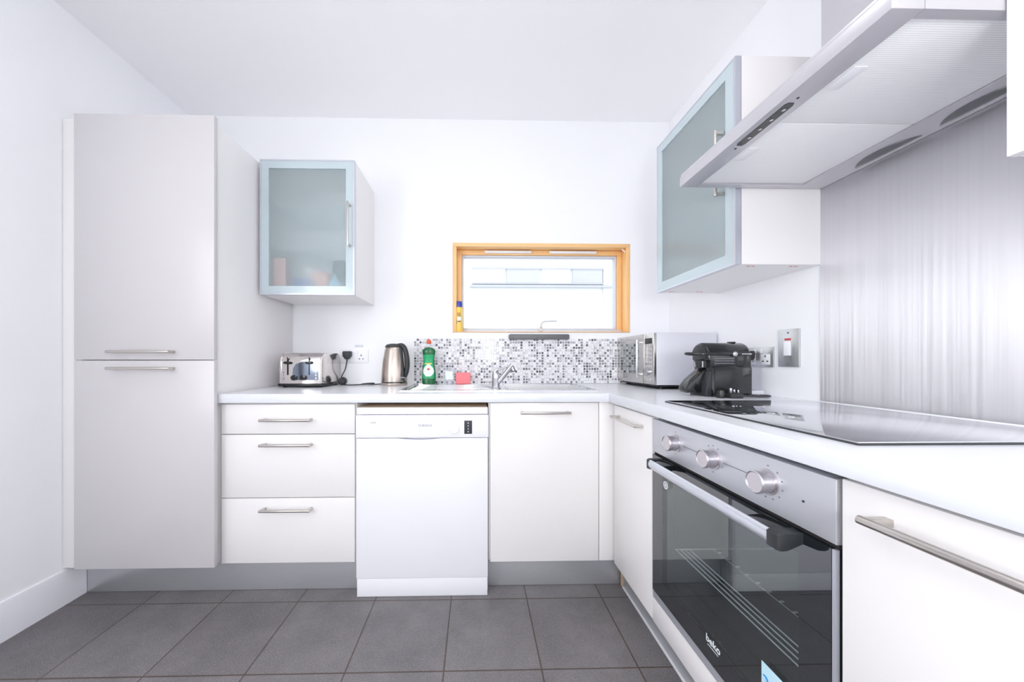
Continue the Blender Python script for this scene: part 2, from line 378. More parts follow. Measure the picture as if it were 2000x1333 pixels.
def bx(name, m, ext, parent=None, bev=0.001, **props):
    return MB().box(*ext, bev=bev).build(name, m, parent, **props)
def thing(name, label, cat, loc=(0, 0, 0), group=None):
    o = bpy.data.objects.new(name, None); COL.objects.link(o); o.location = loc; o.empty_display_size = 0.05
    o['label'] = label; o['category'] = cat
    if group: o['group'] = group
    return o
def tag(o, label, cat, group=None):
    o['label'] = label; o['category'] = cat
    if group: o['group'] = group
    return o
def struct(o): o['kind'] = 'structure'; return o
def text(name, body, size, loc, rot, m, parent, extrude=0.0002, bold=0.0, align='CENTER', squash=1.0, **props):
    cu = bpy.data.curves.new('t', 'FONT'); cu.body = body; cu.size = size; cu.extrude = extrude; cu.align_x = align; cu.offset = bold
    to = bpy.data.objects.new('t', cu); COL.objects.link(to)
    bpy.context.view_layer.update()
    me = bpy.data.meshes.new_from_object(to.evaluated_get(bpy.context.evaluated_depsgraph_get()))
    bpy.data.objects.remove(to); bpy.data.curves.remove(cu)
    me.name = name
    from mathutils import Euler
    mt = Matrix.Translation(loc) @ Euler(rot).to_matrix().to_4x4() @ Matrix.Diagonal((squash, 1, 1, 1))
    me.transform(mt); me.materials.clear(); me.materials.append(M[m])
    o = bpy.data.objects.new(name, me); COL.objects.link(o)
    if parent is not None:
        base = Vector((0, 0, 0)); q = parent
        while q is not None: base += Vector(q.location); q = q.parent
        for v in me.vertices: v.co -= base
        o.parent = parent
    for k, v in props.items(): o[k] = v
    return o
ROT_CAM = (PI / 2, 0, 0)                 # lettering that faces -Y
ROT_LEFT = (PI / 2, 0, -PI / 2)          # lettering that faces -X

def bar_handle(parent, c, L, axis, out, m='handle', r=0.0062, stand=0.032):
    """bar centred at c (point on the door face), axis = bar direction, out = outward normal"""
    c = Vector(c); a = Vector(axis); o = Vector(out); b = MB()
    k = c + o * stand
    b.cyl(k - a * L / 2, k + a * L / 2, r, n=20, bev=0.001)
    t = a.cross(o)
    for sgn in (-1, 1):
        p = c + a * sgn * (L / 2 - 0.009)
        lo = p - a * 0.006 - t * 0.0055; hi = p + a * 0.006 + t * 0.0055 + o * (stand + 0.001)
        x = sorted((lo.x, hi.x)); y = sorted((lo.y, hi.y)); z = sorted((lo.z, hi.z))
        b.box(x[0], x[1], y[0], y[1], z[0], z[1], bev=0.001)
    return b.build('handle', m, parent)

# ------------------------------------------------------------------ the room
XL, XR, YB, YF, ZC = -1.800, 1.246, 2.125, -2.75, 2.602
T = 0.15
struct(MB().box(XL - T, XR + T, YF - T, YB + T, -0.1, 0).build('floor', 'floor'))
struct(MB().box(XL - T, XR + T, YF - T, YB + T, ZC, ZC + 0.1).build('ceiling', 'ceiling'))
LY0, LY1, LZ0, LZ1 = -1.45, 0.05, 0.92, 2.12          # unseen window added in the left wall for more light
b = MB().box(XL - T, XL, YF - T, LY0, 0, ZC).box(XL - T, XL, LY1, YB + T, 0, ZC)
b.box(XL - T, XL, LY0, LY1, 0, LZ0); b.box(XL - T, XL, LY0, LY1, LZ1, ZC)
struct(b.build('wall_left', 'wall'))
b = MB()
for y0, y1, z0, z1 in ((LY0, LY1, LZ0, LZ0 + .05), (LY0, LY1, LZ1 - .05, LZ1), (LY0, LY0 + .05, LZ0, LZ1), (LY1 - .05, LY1, LZ0, LZ1), (-0.72, -0.68, LZ0, LZ1)):
    b.box(XL - .10, XL - .05, y0, y1, z0, z1, bev=.003)
struct(b.build('added_window_left', 'skirting'))
struct(MB().box(XR, XR + T, YF - T, YB + T, 0, ZC).build('wall_right', 'wall'))
WX0, WX1, WZ0, WZ1 = -0.15, 0.990, 1.243, 1.815        # window opening
b = MB()
b.box(XL, WX0, YB, YB + T, 0, ZC); b.box(WX1, XR, YB, YB + T, 0, ZC)
b.box(WX0, WX1, YB, YB + T, 0, WZ0); b.box(WX0, WX1, YB, YB + T, WZ1, ZC)
struct(b.build('wall_back', 'wall'))
FX0, FX1, FZ0, FZ1 = -1.5, 0.8, 0.92, 2.2
b = MB()
b.box(XL, FX0, YF - T, YF, 0, ZC); b.box(FX1, XR, YF - T, YF, 0, ZC)
b.box(FX0, FX1, YF - T, YF, 0, FZ0); b.box(FX0, FX1, YF - T, YF, FZ1, ZC)
struct(b.build('wall_front', 'wall'))
b = MB()                                                # frame of the window behind the camera
for x0, x1, z0, z1 in ((FX0, FX1, FZ0, FZ0 + .05), (FX0, FX1, FZ1 - .05, FZ1), (FX0, FX0 + .05, FZ0, FZ1), (FX1 - .05, FX1, FZ0, FZ1), (-0.375, -0.325, FZ0, FZ1)):
    b.box(x0, x1, YF - .06, YF - .01, z0, z1, bev=.003)
struct(b.build('window_2', 'skirting'))
b = MB().prism([(XL, 0), (XL + .012, 0), (XL + .012, .138), (XL + .008, .15), (XL, .152)], 'y', YF, 1.565)
struct(b.build('baseboard_left', 'skirting'))

# window over the sink
win = bpy.data.objects.new('window_1', None); COL.objects.link(win); win.location = ((WX0 + WX1) / 2, YB, WZ0); struct(win)
def ring(x0, x1, z0, z1, w, y0, y1, name, mh, mv, wb=None, parent=win, bev=.002):
    wb = w if wb is None else wb
    MB().box(x0, x1, y0, y1, z1 - w, z1, bev=bev).box(x0, x1, y0, y1, z0, z0 + wb, bev=bev).build(name, mh, parent)
    MB().box(x0, x0 + w, y0, y1, z0 + wb, z1 - w, bev=bev).box(x1 - w, x1, y0, y1, z0 + wb, z1 - w, bev=bev).build(name, mv, parent)
ring(WX0 + .001, WX1 - .001, WZ0 + .001, WZ1 - .001, .024, YB - .006, YB + .14, 'frame_lining', 'wood', 'wood_v', wb=.004)
MB().box(WX0 + .026, WX1 - .026, YB + .062, YB + .125, WZ1 - .056, WZ1 - .026, bev=.002).build('casement', 'wood', win)
MB().box(WX0 + .026, WX1 - .026, YB + .062, YB + .125, WZ0 + .006, WZ0 + .024, bev=.002).build('casement', 'bead', win)
MB().box(WX0 + .026, WX0 + .056, YB + .062, YB + .125, WZ0 + .024, WZ1 - .056, bev=.002).box(WX1 - .056, WX1 - .026, YB + .062, YB + .125, WZ0 + .024, WZ1 - .056, bev=.002).build('casement', 'wood_v', win)
ring(WX0 + .057, WX1 - .057, WZ0 + .025, WZ1 - .057, .010, YB + .072, YB + .12, 'glazing_bead', 'bead', 'bead')
MB().box(WX0 + .06, WX1 - .06, YB + .098, YB + .104, WZ0 + .03, WZ1 - .06).build('pane', 'pane', win)
for x0, x1 in ((0.055, 0.362), (0.482, 0.792)):
    b = MB().box(x0, x1, YB + .046, YB + .061, WZ1 - .048, WZ1 - .032, bev=.003)
    b.box(x0 + .02, x1 - .02, YB + .043, YB + .047, WZ1 - .044, WZ1 - .036, bev=.001)
    b.build('trickle_vent', 'whiteplastic', win)
MB().tube([(0.947, YB + .02, WZ1 - .027), (0.985, YB + .014, WZ1 - .066)], .004, smooth=False).build('window_stay', 'whiteplastic', win)
b = MB().box(0.413, 0.437, YB + .05, YB + .062, WZ0 + .015, WZ0 + .045, bev=.003)
b.tube([(0.424, YB + .052, WZ0 + .03), (0.424, YB + .04, WZ0 + .055), (0.434, YB + .036, WZ0 + .071), (0.452, YB + .034, WZ0 + .076), (0.525, YB + .034, WZ0 + .078)], .0058)
b.build('window_handle', 'bead', win)

# outside: white building across the yard
nb = thing('neighbouring_building', 'white rendered building with a band of high windows seen through the window', 'building', (1.5, 8, 0))
MB().box(-6, 3.06, 8, 12, -0.5, 5.2).build('rendered_wall', 'render', nb)
MB().box(3.06, 8, 7.95, 12, -0.5, 5.2).build('brick_wall', 'brick', nb)
MB().box(-0.15, 3.3, 7.9, 8.02, 2.80, 2.85).build('ledge', 'render_line', nb)
MB().box(-0.08, 3.06, 7.94, 8.02, 3.24, 3.28).build('window_head', 'render_line', nb)
for x0, x1, mm in ((-0.06, .70, 'render'), (.74, 1.52, 'render_grey'), (1.58, 2.26, 'render'), (2.32, 3.04, 'render_grey')):
    MB().box(x0, x1, 7.96, 8.02, 2.92, 3.24).build('window_panel', mm, nb)
MB().box(-.1, 3.06, 7.93, 8.02, 2.88, 2.91).build('window_sill', 'render_line', nb)
struct(MB().box(-12, 14, YB + .4, 30, -0.6, -0.5).build('ground', 'render_grey'))

# ------------------------------------------------------------------ mosaic splashback
PITCH = 0.01688
mo = thing('mosaic_splashback', 'grey and white glass mosaic tiles on the wall behind the sink', 'splashback', (-0.39, YB, 0.916))
MX0, MX1, MZ0, MZ1 = -0.395, 1.03, 0.917, 1.205
MB().box(MX0, MX1, YB - .004, YB, MZ0, MZ1).build('grout', 'grout', mo)
bm = bmesh.new()
nx = int((MX1 - MX0) / PITCH); nz = int((MZ1 - MZ0) / PITCH)
g = 0.0012
for i in range(nx):
    for j in range(nz):
        x0 = MX0 + i * PITCH + g; x1 = x0 + PITCH - 2 * g; z0 = MZ0 + j * PITCH + g; z1 = z0 + PITCH - 2 * g
        y0 = YB - .0065; y1 = YB - .003; e = .0012
        F = [bm.verts.new(p) for p in ((x0 + e, y0, z0 + e), (x1 - e, y0, z0 + e), (x1 - e, y0, z1 - e), (x0 + e, y0, z1 - e))]
        B = [bm.verts.new(p) for p in ((x0, y1, z0), (x1, y1, z0), (x1, y1, z1), (x0, y1, z1))]
        bm.faces.new(F)
        for k in range(4): bm.faces.new((F[k], B[k], B[(k + 1) % 4], F[(k + 1) % 4]))
bmesh.ops.recalc_face_normals(bm, faces=bm.faces)
b = MB(); b.bm.free(); b.bm = bm; b.build('tiles', 'mosaic', mo)

# ------------------------------------------------------------------ worktops
WZ, WT = 0.916, 0.039
YW = 1.492; XW = 0.600
SX0, SX1, SY0, SY1 = -0.375, 0.60, 1.615, 2.075       # sink
wt = thing('worktop', 'white worktop run along the back wall holding the sink and kettle', 'worktop', (0, YW, WZ))
BX0, BX1, BY0, BY1 = 0.165, 0.565, 1.665, 2.03        # bowl opening cut through the top
b = MB()
x0, x1, y0, y1 = -1.146, XR, YW + .006, YB
for e in ((x0, BX0, y0, y1), (BX1, x1, y0, y1), (BX0, BX1, y0, BY0), (BX0, BX1, BY1, y1)):
    b.box(e[0], e[1], e[2], e[3], WZ - WT, WZ)
b.build('top', 'worktop', wt)
MB().box(-1.146, XW + .002, YW, YW + .006, WZ - WT, WZ - .001, bev=.0015).build('front_edge', 'alu_edge', wt)
wr = thing('worktop', 'white worktop run along the right wall holding the hob', 'worktop', (XW, 0.4, WZ))
MB().box(XW + .006, XR, -0.5, YW + .0055, WZ - WT, WZ).build('top', 'worktop', wr)
MB().box(XW, XW + .006, -0.5, YW, WZ - WT, WZ - .001, bev=.002).build('front_edge', 'alu_edge', wr)

# ------------------------------------------------------------------ tall housing
YD = 1.512; DT = 0.019
tc = thing('tall_cabinet', 'tall cabinet with two shade-darkened doors standing against the left wall', 'cabinet', (-1.44, 1.8, 0.155))
MB().box(-1.755, -1.156, 1.492, YB - .0025, .158, 2.120, bev=.001).build('body', 'carcass', tc)
MB().box(XL + .0025, -1.742, 1.484, 1.50, .162, 2.118, bev=.001).build('filler_strip', 'laminate', tc)
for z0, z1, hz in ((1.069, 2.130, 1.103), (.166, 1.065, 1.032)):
    d = MB().box(-1.730, -1.136, 1.466, 1.486, z0, z1, bev=.0015).build('door', 'tall_shaded_lam', tc)
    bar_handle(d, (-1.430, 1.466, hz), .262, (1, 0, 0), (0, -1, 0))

# ------------------------------------------------------------------ drawer unit
dc = thing('drawer_unit', 'three drawer base cabinet between the tall cabinet and the dishwasher', 'cabinet', (-.843, 1.8, .15))
MB().box(-1.146, -.5425, YD + DT, YB - .03, .155, WZ - WT, bev=.001).build('body', 'carcass', dc)
for z0, z1, hz in ((.736, .868, .801), (.450, .732, .690), (.156, .446, .402)):
    d = MB().box(-1.139, -.548, YD, YD + DT - .002, z0, z1, bev=.0015).build('drawer', 'laminate', dc)
    bar_handle(d, (-.8435, YD, hz), .222, (1, 0, 0), (0, -1, 0))

# ------------------------------------------------------------------ dishwasher
dw = thing('dishwasher', 'white freestanding dishwasher under the worktop between drawers and sink cabinet', 'dishwasher', (-.243, 1.8, 0))
YW2 = 1.503
MB().box(-.538, .053, YW2 + .03, 2.07, .012, .835).build('body', 'appl', dw)
MB().box(-.535, .050, YW2 + .012, 2.07, .8352, .854, bev=.002).build('unfinished_top', 'chipboard', dw, label='bare brown board top')
MB().box(-.536, .053, YW2 + .004, YW2 + .030, .822, .853, bev=.003).build('lid_front', 'appl_plastic', dw)
cp = MB().box(-.540, .055, YW2, YW2 + .030, .717, .819, bev=.003).build('control_panel', 'appl_plastic', dw)
MB().lathe([(.0, 0), (.022, 0), (.022, .006), (.020, .008), (0, .008)], mtx=Matrix.Translation((-.098, YW2, .757)) @ Matrix.Rotation(PI / 2, 4, 'X')).build('dial', 'appl_plastic', cp)
MB().box(-.0535, -.0185, YW2 - .0012, YW2 + .001, .734, .794, bev=.0004).build('display', 'ink', cp, label='dark display strip')
for k in range(4): MB().cyl((-.036, YW2 - .002, .744 + k * .013), (-.036, YW2, .744 + k * .013), .0026, n=10).build('indicator', 'whiteprint', cp)
text('lettering', 'BOSCH', .0135, (-.222, YW2 - .0004, .768), ROT_CAM, 'print', cp)
MB().lathe([(.0042, 0), (.0056, 0), (.0056, .0008), (.0042, .0008), (.0042, 0)], mtx=Matrix.Translation((-.254, YW2, .7725)) @ Matrix.Rotation(PI / 2, 4, 'X')).build('emblem', 'print', cp)
text('lettering', 'SMS40', .009, (-.462, YW2 - .0004, .783), ROT_CAM, 'print', cp)
pts = [(-.538, .086), (.053, .086), (.053, .714)]
n = 16
for k in range(n + 1):                                  # shallow grip scoop in the top edge
    t = k / n; x = -.155 - t * .20; pts.append((x, .714 - .007 * math.sin(PI * t)))
pts.append((-.538, .714))
MB().prism(pts, 'y', YW2 + .001, YW2 + .029, bev=.0015).build('door', 'appl', dw)
MB().box(-.536, .051, YW2 + .004, YW2 + .06, .001, .083, bev=.002).build('kick_panel', 'appl', dw)

# ------------------------------------------------------------------ sink unit and corner
sc_ = thing('sink_cabinet', 'white single door base cabinet below the sink right of the dishwasher', 'cabinet', (.31, 1.8, .15))
b = MB()
b.box(.0565, .078, YD + DT, YB - .03, .148, WZ - WT); b.box(.546, .562, YD + DT, YB - .03, .148, WZ - .165)
b.box(.078, .546, YD + DT, YB - .03, .148, .166); b.box(.078, .546, YB - .05, YB - .03, .166, WZ - WT)
b.build('body', 'carcass', sc_)
d = MB().box(.064, .560, YD, YD + DT - .002, .149, .873, bev=.0015).build('door', 'laminate', sc_)
bar_handle(d, (.312, YD, .830), .226, (1, 0, 0), (0, -1, 0))
tag(bx('corner_filler', 'laminate', (.5635, .640, YD + .002, YD + .02, .148, .876)), 'narrow white filler panel closing the inner corner beside the sink cabinet', 'panel')
cc = thing('corner_cabinet', 'white base cabinet with narrow door between the inner corner and oven', 'cabinet', (.9, 1.3, .15))
XD = .618
MB().box(XD + .018, 1.2, 1.156, YD, .158, WZ - WT, bev=.001).build('body', 'carcass', cc)
d = MB().box(XD, XD + .017, 1.1565, 1.478, .159, .866, bev=.0015).build('door', 'laminate', cc)
bar_handle(d, (XD, 1.325, .822), .222, (0, 1, 0), (-1, 0, 0))

# plinths
tag(bx('plinth', 'plinth', (XL + .013, -.542, 1.565, 1.580, .001, .156)), 'brushed steel plinth below the tall cabinet and drawers', 'plinth')
tag(bx('plinth', 'plinth', (.056, .700, 1.572, 1.587, .001, .147)), 'brushed steel plinth below the sink cabinet', 'plinth')
tag(bx('plinth', 'plinth', (.690, .704, -.5, 1.545, .004, .150)), 'long steel plinth below the oven run on the right', 'plinth')
tag(MB().box(.684, .692, -.5, 1.545, 0, .008, bev=.001).build('sealing_strip', 'silicone'), 'white sealing strip along the foot of the right plinth', 'strip')
b = MB().prism([(.0, 0), (.020, 0), (.018, .05), (.008, .075), (0, .088)], 'y', 1.548, 1.562, mtx=Matrix.Translation((.684, 0, .003)))
tag(b.build('broken_board', 'chipboard'), 'broken brown chipboard end in the corner between the two plinths', 'board')

# ------------------------------------------------------------------ oven
OY0, OY1 = .556, 1.147
oh = thing('oven_housing', 'white base cabinet frame around and below the built-in oven', 'cabinet', (.9, .85, .15))
b = MB()
b.box(XD + .018, 1.2, OY1 + .003, OY1 + .008, .155, WZ - WT); b.box(XD + .018, 1.2, OY0 - .006, OY0 - .001, .155, WZ - WT)
b.box(XD + .018, 1.2, OY0 - .001, OY1 + .003, .155, .172)
b.build('body', 'carcass', oh)
MB().box(XD, XD + .017, OY0 - .003, OY1 + .006, .157, .243, bev=.0015).build('lower_panel', 'laminate', oh)
ov = thing('oven', 'built-in oven with black glass door and three knobs under the hob', 'oven', (.9, .85, .25))
b = MB()                                               # cavity: open box behind the door
cy0, cy1, cz0, cz1, cxf, cxb = .60, 1.10, .30, .72, .66, 1.10
b.box(cxf, cxb, OY0, cy0, .25, .862); b.box(cxf, cxb, cy1, OY1, .25, .862)
b.box(cxf, cxb, cy0, cy1, .25, cz0); b.box(cxf, cxb, cy0, cy1, cz1, .862); b.box(cxb, cxb + .03, OY0, OY1, .25, .862)
M['cavity'] = mat('oven_enamel', (34, 44, 49), 0.3, noise=0.1)
b.build('cavity', 'cavity', ov)
fa = MB().box(XD - .004, cxf, OY0, OY1, .752, .864, bev=.0012).build('control_panel', 'ovenfascia', ov)
MB().box(XD - .003, cxf, OY0 - .0006, OY0 + .012, .7515, .8645, bev=.001).build('end_trim', 'platesteel', fa)
kz = .812
for ky in (1.012, .850, .688):
    k = MB().lathe([(0, 0), (.0265, 0), (.0265, .003), (.0225, .004), (.0215, .022), (.0235, .024), (.0235, .029), (.0215, .031), (.0195, .0295), (0, .0295)], n=48,
                   mtx=Matrix.Translation((XD - .004, ky, kz)) @ Matrix.Rotation(-PI / 2, 4, 'Y')).build('knob', 'knob', fa)
for y0, y1 in ((.885, .975), (.725, .815)):
    MB().box(XD - .0046, XD - .0038, y0, y1, kz - .0005, kz + .0005).build('guide_line', 'ink', fa)
for ky, angs in ((1.012, (90, 270)), (.850, (60, 90, 120, 200, 340, 270)), (.688, (90, 50, 20, -10, -40, -70, -100, -130))):
    for a in angs:
        y = ky + .034 * math.cos(math.radians(180 - a)); z = kz + .034 * math.sin(math.radians(a))
        MB().box(XD - .0046, XD - .0038, y - .0018, y + .0018, z - .0013, z + .0013).build('dial_mark', 'print', fa)
MB().cyl((XD - .0055, .612, .803), (XD - .003, .612, .803), .0022, n=12).build('indicator_light', 'ink', fa)
# door: black glass border + see-through window + lower trim
dy0, dy1, dz0, dz1 = OY0 + .001, OY1 - .001, .272, .742
gy0, gy1, gz0, gz1 = .622, 1.086, .330, .700
od = MB()
def frame_x(b, x0, x1, a, bb):
    (y0, y1, z0, z1), (u0, u1, w0, w1) = a, bb
    b.box(x0, x1, y0, u0, z0, z1, bev=0); b.box(x0, x1, u1, y1, z0, z1); b.box(x0, x1, u0, u1, z0, w0); b.box(x0, x1, u0, u1, w1, z1)
frame_x(od, XD - .004, XD + .004, (dy0 + .006, dy1, dz0, dz1), (gy0, gy1, gz0, gz1))
od = od.build('door', 'doorglass', ov)
MB().box(XD - .004, XD + .004, gy0, gy1, gz0, gz1).build('window', 'ovenglass', od)
MB().box(XD - .0035, XD + .004, dy0, dy0 + .0055, dz0, dz1).build('side_trim', 'alu', od)
b = MB(); frame_x(b, XD + .005, cxf - .004, (dy0, dy1, dz0 - .004, dz1), (gy0 - .004, gy1 + .004, gz0 - .004, gz1 + .004))
b.build('door_liner', 'black', od)
MB().prism([(XD - .003, .246), (XD + .03, .246), (XD + .03, .268), (XD - .003, .270)], 'y', dy0, dy1, bev=.001).build('lower_trim', 'alu', ov)
MB().box(XD + .004, cxf, dy0, dy1, .7425, .7515).build('vent_gap', 'dark', ov)
hx = .572
hd = MB()
sec = []
for k in range(16):
    a = 2 * PI * k / 16; sec.append((hx + .0075 * math.cos(a), .726 + .0145 * math.sin(a)))
hd.prism(sec, 'y', .636, 1.082)
hd = hd.build('handle', 'alu', od)
for y0, y1 in ((.612, .637), (1.081, 1.092)):
    MB().prism([(hx - .008, .711), (hx - .008, .739), (hx, .743), (XD - .003, .742), (XD - .003, .722), (hx + .012, .709), (hx, .708)], 'y', y0, y1, bev=.002).build('end_cap', 'blackmatt', hd)
for y0, y1 in ((.637, .70), (1.02, 1.081)):
    MB().prism([(hx + .004, .716), (hx + .004, .738), (XD - .004, .741), (XD - .004, .724)], 'y', y0, y1, bev=.002).build('bracket', 'blackgloss', hd)
text('lettering', 'beko', .026, (XD - .0044, .851, .322), ROT_LEFT, 'whiteprint', od, bold=.0004)
MB().box(XD - .0046, XD - .004, .832, .871, .3145, .3157).build('logo_underline', 'whiteprint', od)
MB().cyl((XD - .0052, 1.066, .662), (XD - .004, 1.066, .662), .0125, n=28).build('round_sticker', 'whiteprint', od)
MB().lathe([(.006, 0), (.008, 0), (.008, .0004), (.006, .0004), (.006, 0)], mtx=Matrix.Translation((XD - .0052, 1.066, .662)) @ Matrix.Rotation(-PI / 2, 4, 'Y')).build('sticker_print', 'print', od)
M['stickblue'] = mat('pale_blue_sticker', (196, 232, 246), 0.35, noise=0.03)
M['stickink'] = mat('blue_sticker_ink', (24, 128, 190), 0.35, noise=0.05)
st = MB().box(XD - .0050, XD - .0042, .628, .703, .300, .423).build('sticker', 'stickblue', od, label='pale blue square sticker')
MB().tube([(XD - .0054, .697, .398), (XD - .0054, .689, .397), (XD - .0054, .685, .385), (XD - .0054, .696, .374), (XD - .0054, .687, .366), (XD - .0054, .676, .372), (XD - .0054, .66, .366)], .003, flat=.2).build('sticker_print', 'stickink', st)
# racks inside the oven
M['rackwire'] = mat('rack_wire', (250, 250, 250), 0.3, metal=0.1, noise=0.02)
b = MB()
for k in range(4): b.tube([(.664 + k * .0150, cy0 + .003, .437), (.664 + k * .0150, cy1 - .003, .437)], .0017, n=8, smooth=False)
b.tube([(.79, cy0 + .003, .437), (.79, cy1 - .003, .437)], .0009, n=8, smooth=False)
b.tube([(1.06, cy0 + .003, .437), (1.06, cy1 - .003, .437)], .0017, n=8, smooth=False)
for k in range(13):
    y = cy0 + .03 + k * (cy1 - cy0 - .06) / 12
    b.tube([(.79, y, .439), (.80, y, .439)], .0022, n=6, smooth=False)  # short bright stubs shaped as the glints on the cross wires
for y in (cy0 + .006, cy1 - .006): b.tube([(.664, y, .437), (1.06, y, .437)], .0017, n=6, smooth=False)
tag(b.build('oven_rack', 'rackwire'), 'bright wire rack seen through the glass of the oven door', 'oven rack')

nc = thing('base_cabinet', 'white base cabinet nearest the camera right of the oven', 'cabinet', (.9, .3, .15))
MB().box(XD + .018, 1.2, .14, OY0 - .008, .155, WZ - WT).build('body', 'carcass', nc)
d = MB().box(XD, XD + .017, .143, OY0 - .006, .157, .868, bev=.0015).build('door', 'laminate', nc)
bar_handle(d, (XD, .372, .826), .246, (0, 1, 0), (-1, 0, 0), r=.0068, stand=.036)
nc2 = thing('base_cabinet', 'white base cabinet at the very end of the right run, beside the camera', 'cabinet', (.9, -.2, .15))
MB().box(XD + .018, 1.2, -.46, .136, .155, WZ - WT).build('body', 'carcass', nc2)
MB().box(XD, XD + .017, -.457, .139, .157, .868, bev=.0015).build('door', 'laminate', nc2)

# ------------------------------------------------------------------ hob
hb = thing('hob', 'black glass ceramic hob set in the right worktop above the oven', 'hob', (.93, .875, WZ))
MB().box(.680, 1.19, .579, 1.182, WZ + .0036, WZ + .0062, bev=.0006).build('glass_top', 'hobglass', hb)
MB().box(.6785, 1.1915, .5775, 1.1835, WZ, WZ + .0038, bev=.0006).build('dark_rim', 'ink', hb)

# brushed steel splash panel behind the hob
tag(MB().box(XR - .006, XR - .0005, .45, 1.176, .9215, 1.682).build('steel_splashback', 'splash', None, uv=(1, 2)), 'brushed steel panel on the wall behind the hob', 'splashback')
tag(MB().box(XR - .009, XR - .0005, -.5, 1.176, WZ + .0002, .921, bev=.001).build('sealing_strip', 'silicone'), 'white sealant line below the brushed steel panel', 'strip')

# ------------------------------------------------------------------ extractor hood
HZ = 1.683
ho = thing('extractor_hood', 'brushed steel extractor hood over the hob with two mesh filters', 'extractor hood', (.98, .87, HZ))
hx0, hx1, hy0, hy1 = .725, XR - .001, .566, 1.171
b = MB()
b.box(hx0, .785, hy0, hy1, HZ, HZ + .034, bev=.0015)
b.box(1.150, hx1, hy0, hy1, HZ, HZ + .034)
b.box(.785, 1.150, hy0, hy0 + .017, HZ, HZ + .034); b.box(.785, 1.150, hy1 - .024, hy1, HZ, HZ + .034)
b.box(hx0 + .002, hx1, hy0 + .002, hy1 - .002, HZ + .030, HZ + .045, bev=.004)
b.build('canopy', 'hoodsteel', ho)
MB().box(1.058, hx1, .735, 1.0, HZ + .045, ZC - .001, bev=.001).build('chimney', 'hoodsteel', ho)
for y0, y1 in ((.5835, .851), (.8535, 1.1465)):
    f = MB().box(.7865, 1.1485, y0, y1, HZ + .004, HZ + .012, bev=.002).build('grease_filter', 'filter', ho)
    ym = y0 + .10
    MB().box(.795, .825, ym, ym + .06, HZ + .002, HZ + .0045, bev=.0008).build('latch', 'whiteplastic', f)
cpn = MB().prism([(.742, .786), (.746, .780), (.760, .780), (.764, .788), (.764, .930), (.760, .938), (.746, .938), (.742, .932)], 'z', HZ - .0015, HZ + .002).build('control_strip', 'blackgloss', ho, label='black control strip')
for k in range(4): MB().cyl((.753, .80 + k * .034, HZ - .003), (.753, .80 + k * .034, HZ - .001), .0042, n=14).build('button', 'knob', cpn)
for y in (.765, .953): MB().cyl((.754, y, HZ - .001), (.754, y, HZ + .001), .003, n=10).build('screw', 'blackmatt', ho)
def lens(y0, y1):
    pts = []; n = 18; ym = (y0 + y1) / 2; h = (y1 - y0) / 2
    for k in range(n + 1):
        y = y0 + (y1 - y0) * k / n; pts.append((1.218 - .040 * max(0, 1 - ((y - ym) / h) ** 2) ** .8, y))
    pts.append((1.220, y1 - .004)); pts.append((1.220, y0 + .004))
    return MB().prism(pts, 'z', HZ - .002, HZ + .002, bev=.0006)
M['lens'] = mat('smoked_lamp_cover', (96, 96, 100), 0.12, coat=0.5, noise=0.1)
for y0, y1 in ((.885, 1.045), (.69, .85)): lens(y0, y1).build('lamp_cover', 'lens', ho, label='smoked lamp cover')

# ------------------------------------------------------------------ wall cabinets
def shell(b, x0, x1, y0, y1, z0, z1, open_side, t=.016):
    b.box(x0, x1, y0, y1, z0, z0 + t); b.box(x0, x1, y0, y1, z1 - t, z1)
    if open_side == '-y':
        b.box(x0, x0 + t, y0, y1, z0 + t, z1 - t); b.box(x1 - t, x1, y0, y1, z0 + t, z1 - t); b.box(x0 + t, x1 - t, y1 - .008, y1, z0 + t, z1 - t)
    else:
        b.box(x0, x1, y0, y0 + t, z0 + t, z1 - t); b.box(x0, x1, y1 - t, y1, z0 + t, z1 - t); b.box(x1 - .008, x1, y0 + t, y1 - t, z0 + t, z1 - t)
    return b
lc = thing('wall_cabinet', 'wall cabinet with pale blue frosted glass door beside the tall cabinet', 'wall cabinet', (-.89, 1.95, 1.412))
lx0, lx1, lz0, lz1, ly = -1.139, -.644, 1.412, 2.126, 1.776
shell(MB(), lx0 + .001, lx1, ly + .022, YB, lz0, lz1, '-y').build('body', 'laminate', lc)
M['shelfglass'] = tinted('shelf_glass', (0.92, 0.97, 0.97, 1), 0.04)
for z in (1.655, 1.885): MB().box(lx0 + .018, lx1 - .017, ly + .04, YB - .01, z, z + .006).build('shelf', 'shelfglass', lc)
dr = MB()
w = .038
def frame_y(b, y0, y1, a, bb):
    (x0, x1, z0, z1), (u0, u1, w0, w1) = a, bb
    b.box(x0, u0, y0, y1, z0, z1); b.box(u1, x1, y0, y1, z0, z1); b.box(u0, u1, y0, y1, z0, w0); b.box(u0, u1, y0, y1, w1, z1)
    return b
A = (lx0 + .008, lx1 - .008, lz0 + .008, lz1 - .008); Bq = (lx0 + .046, lx1 - .046, lz0 + .046, lz1 - .046)
dr = frame_y(MB(), ly, ly + .018, A, Bq).build('door', 'glassframe', lc)
frame_y(MB(), ly - .0015, ly + .020, (lx0, lx1, lz0, lz1), A).build('door_edge', 'alu', dr)
frosted_box(Bq[0], Bq[1], ly + .005, ly + .009, Bq[2], Bq[3], dr, 1)
bar_handle(dr, (-.668, ly, 1.778), .232, (0, 0, 1), (0, -1, 0), r=.0055)
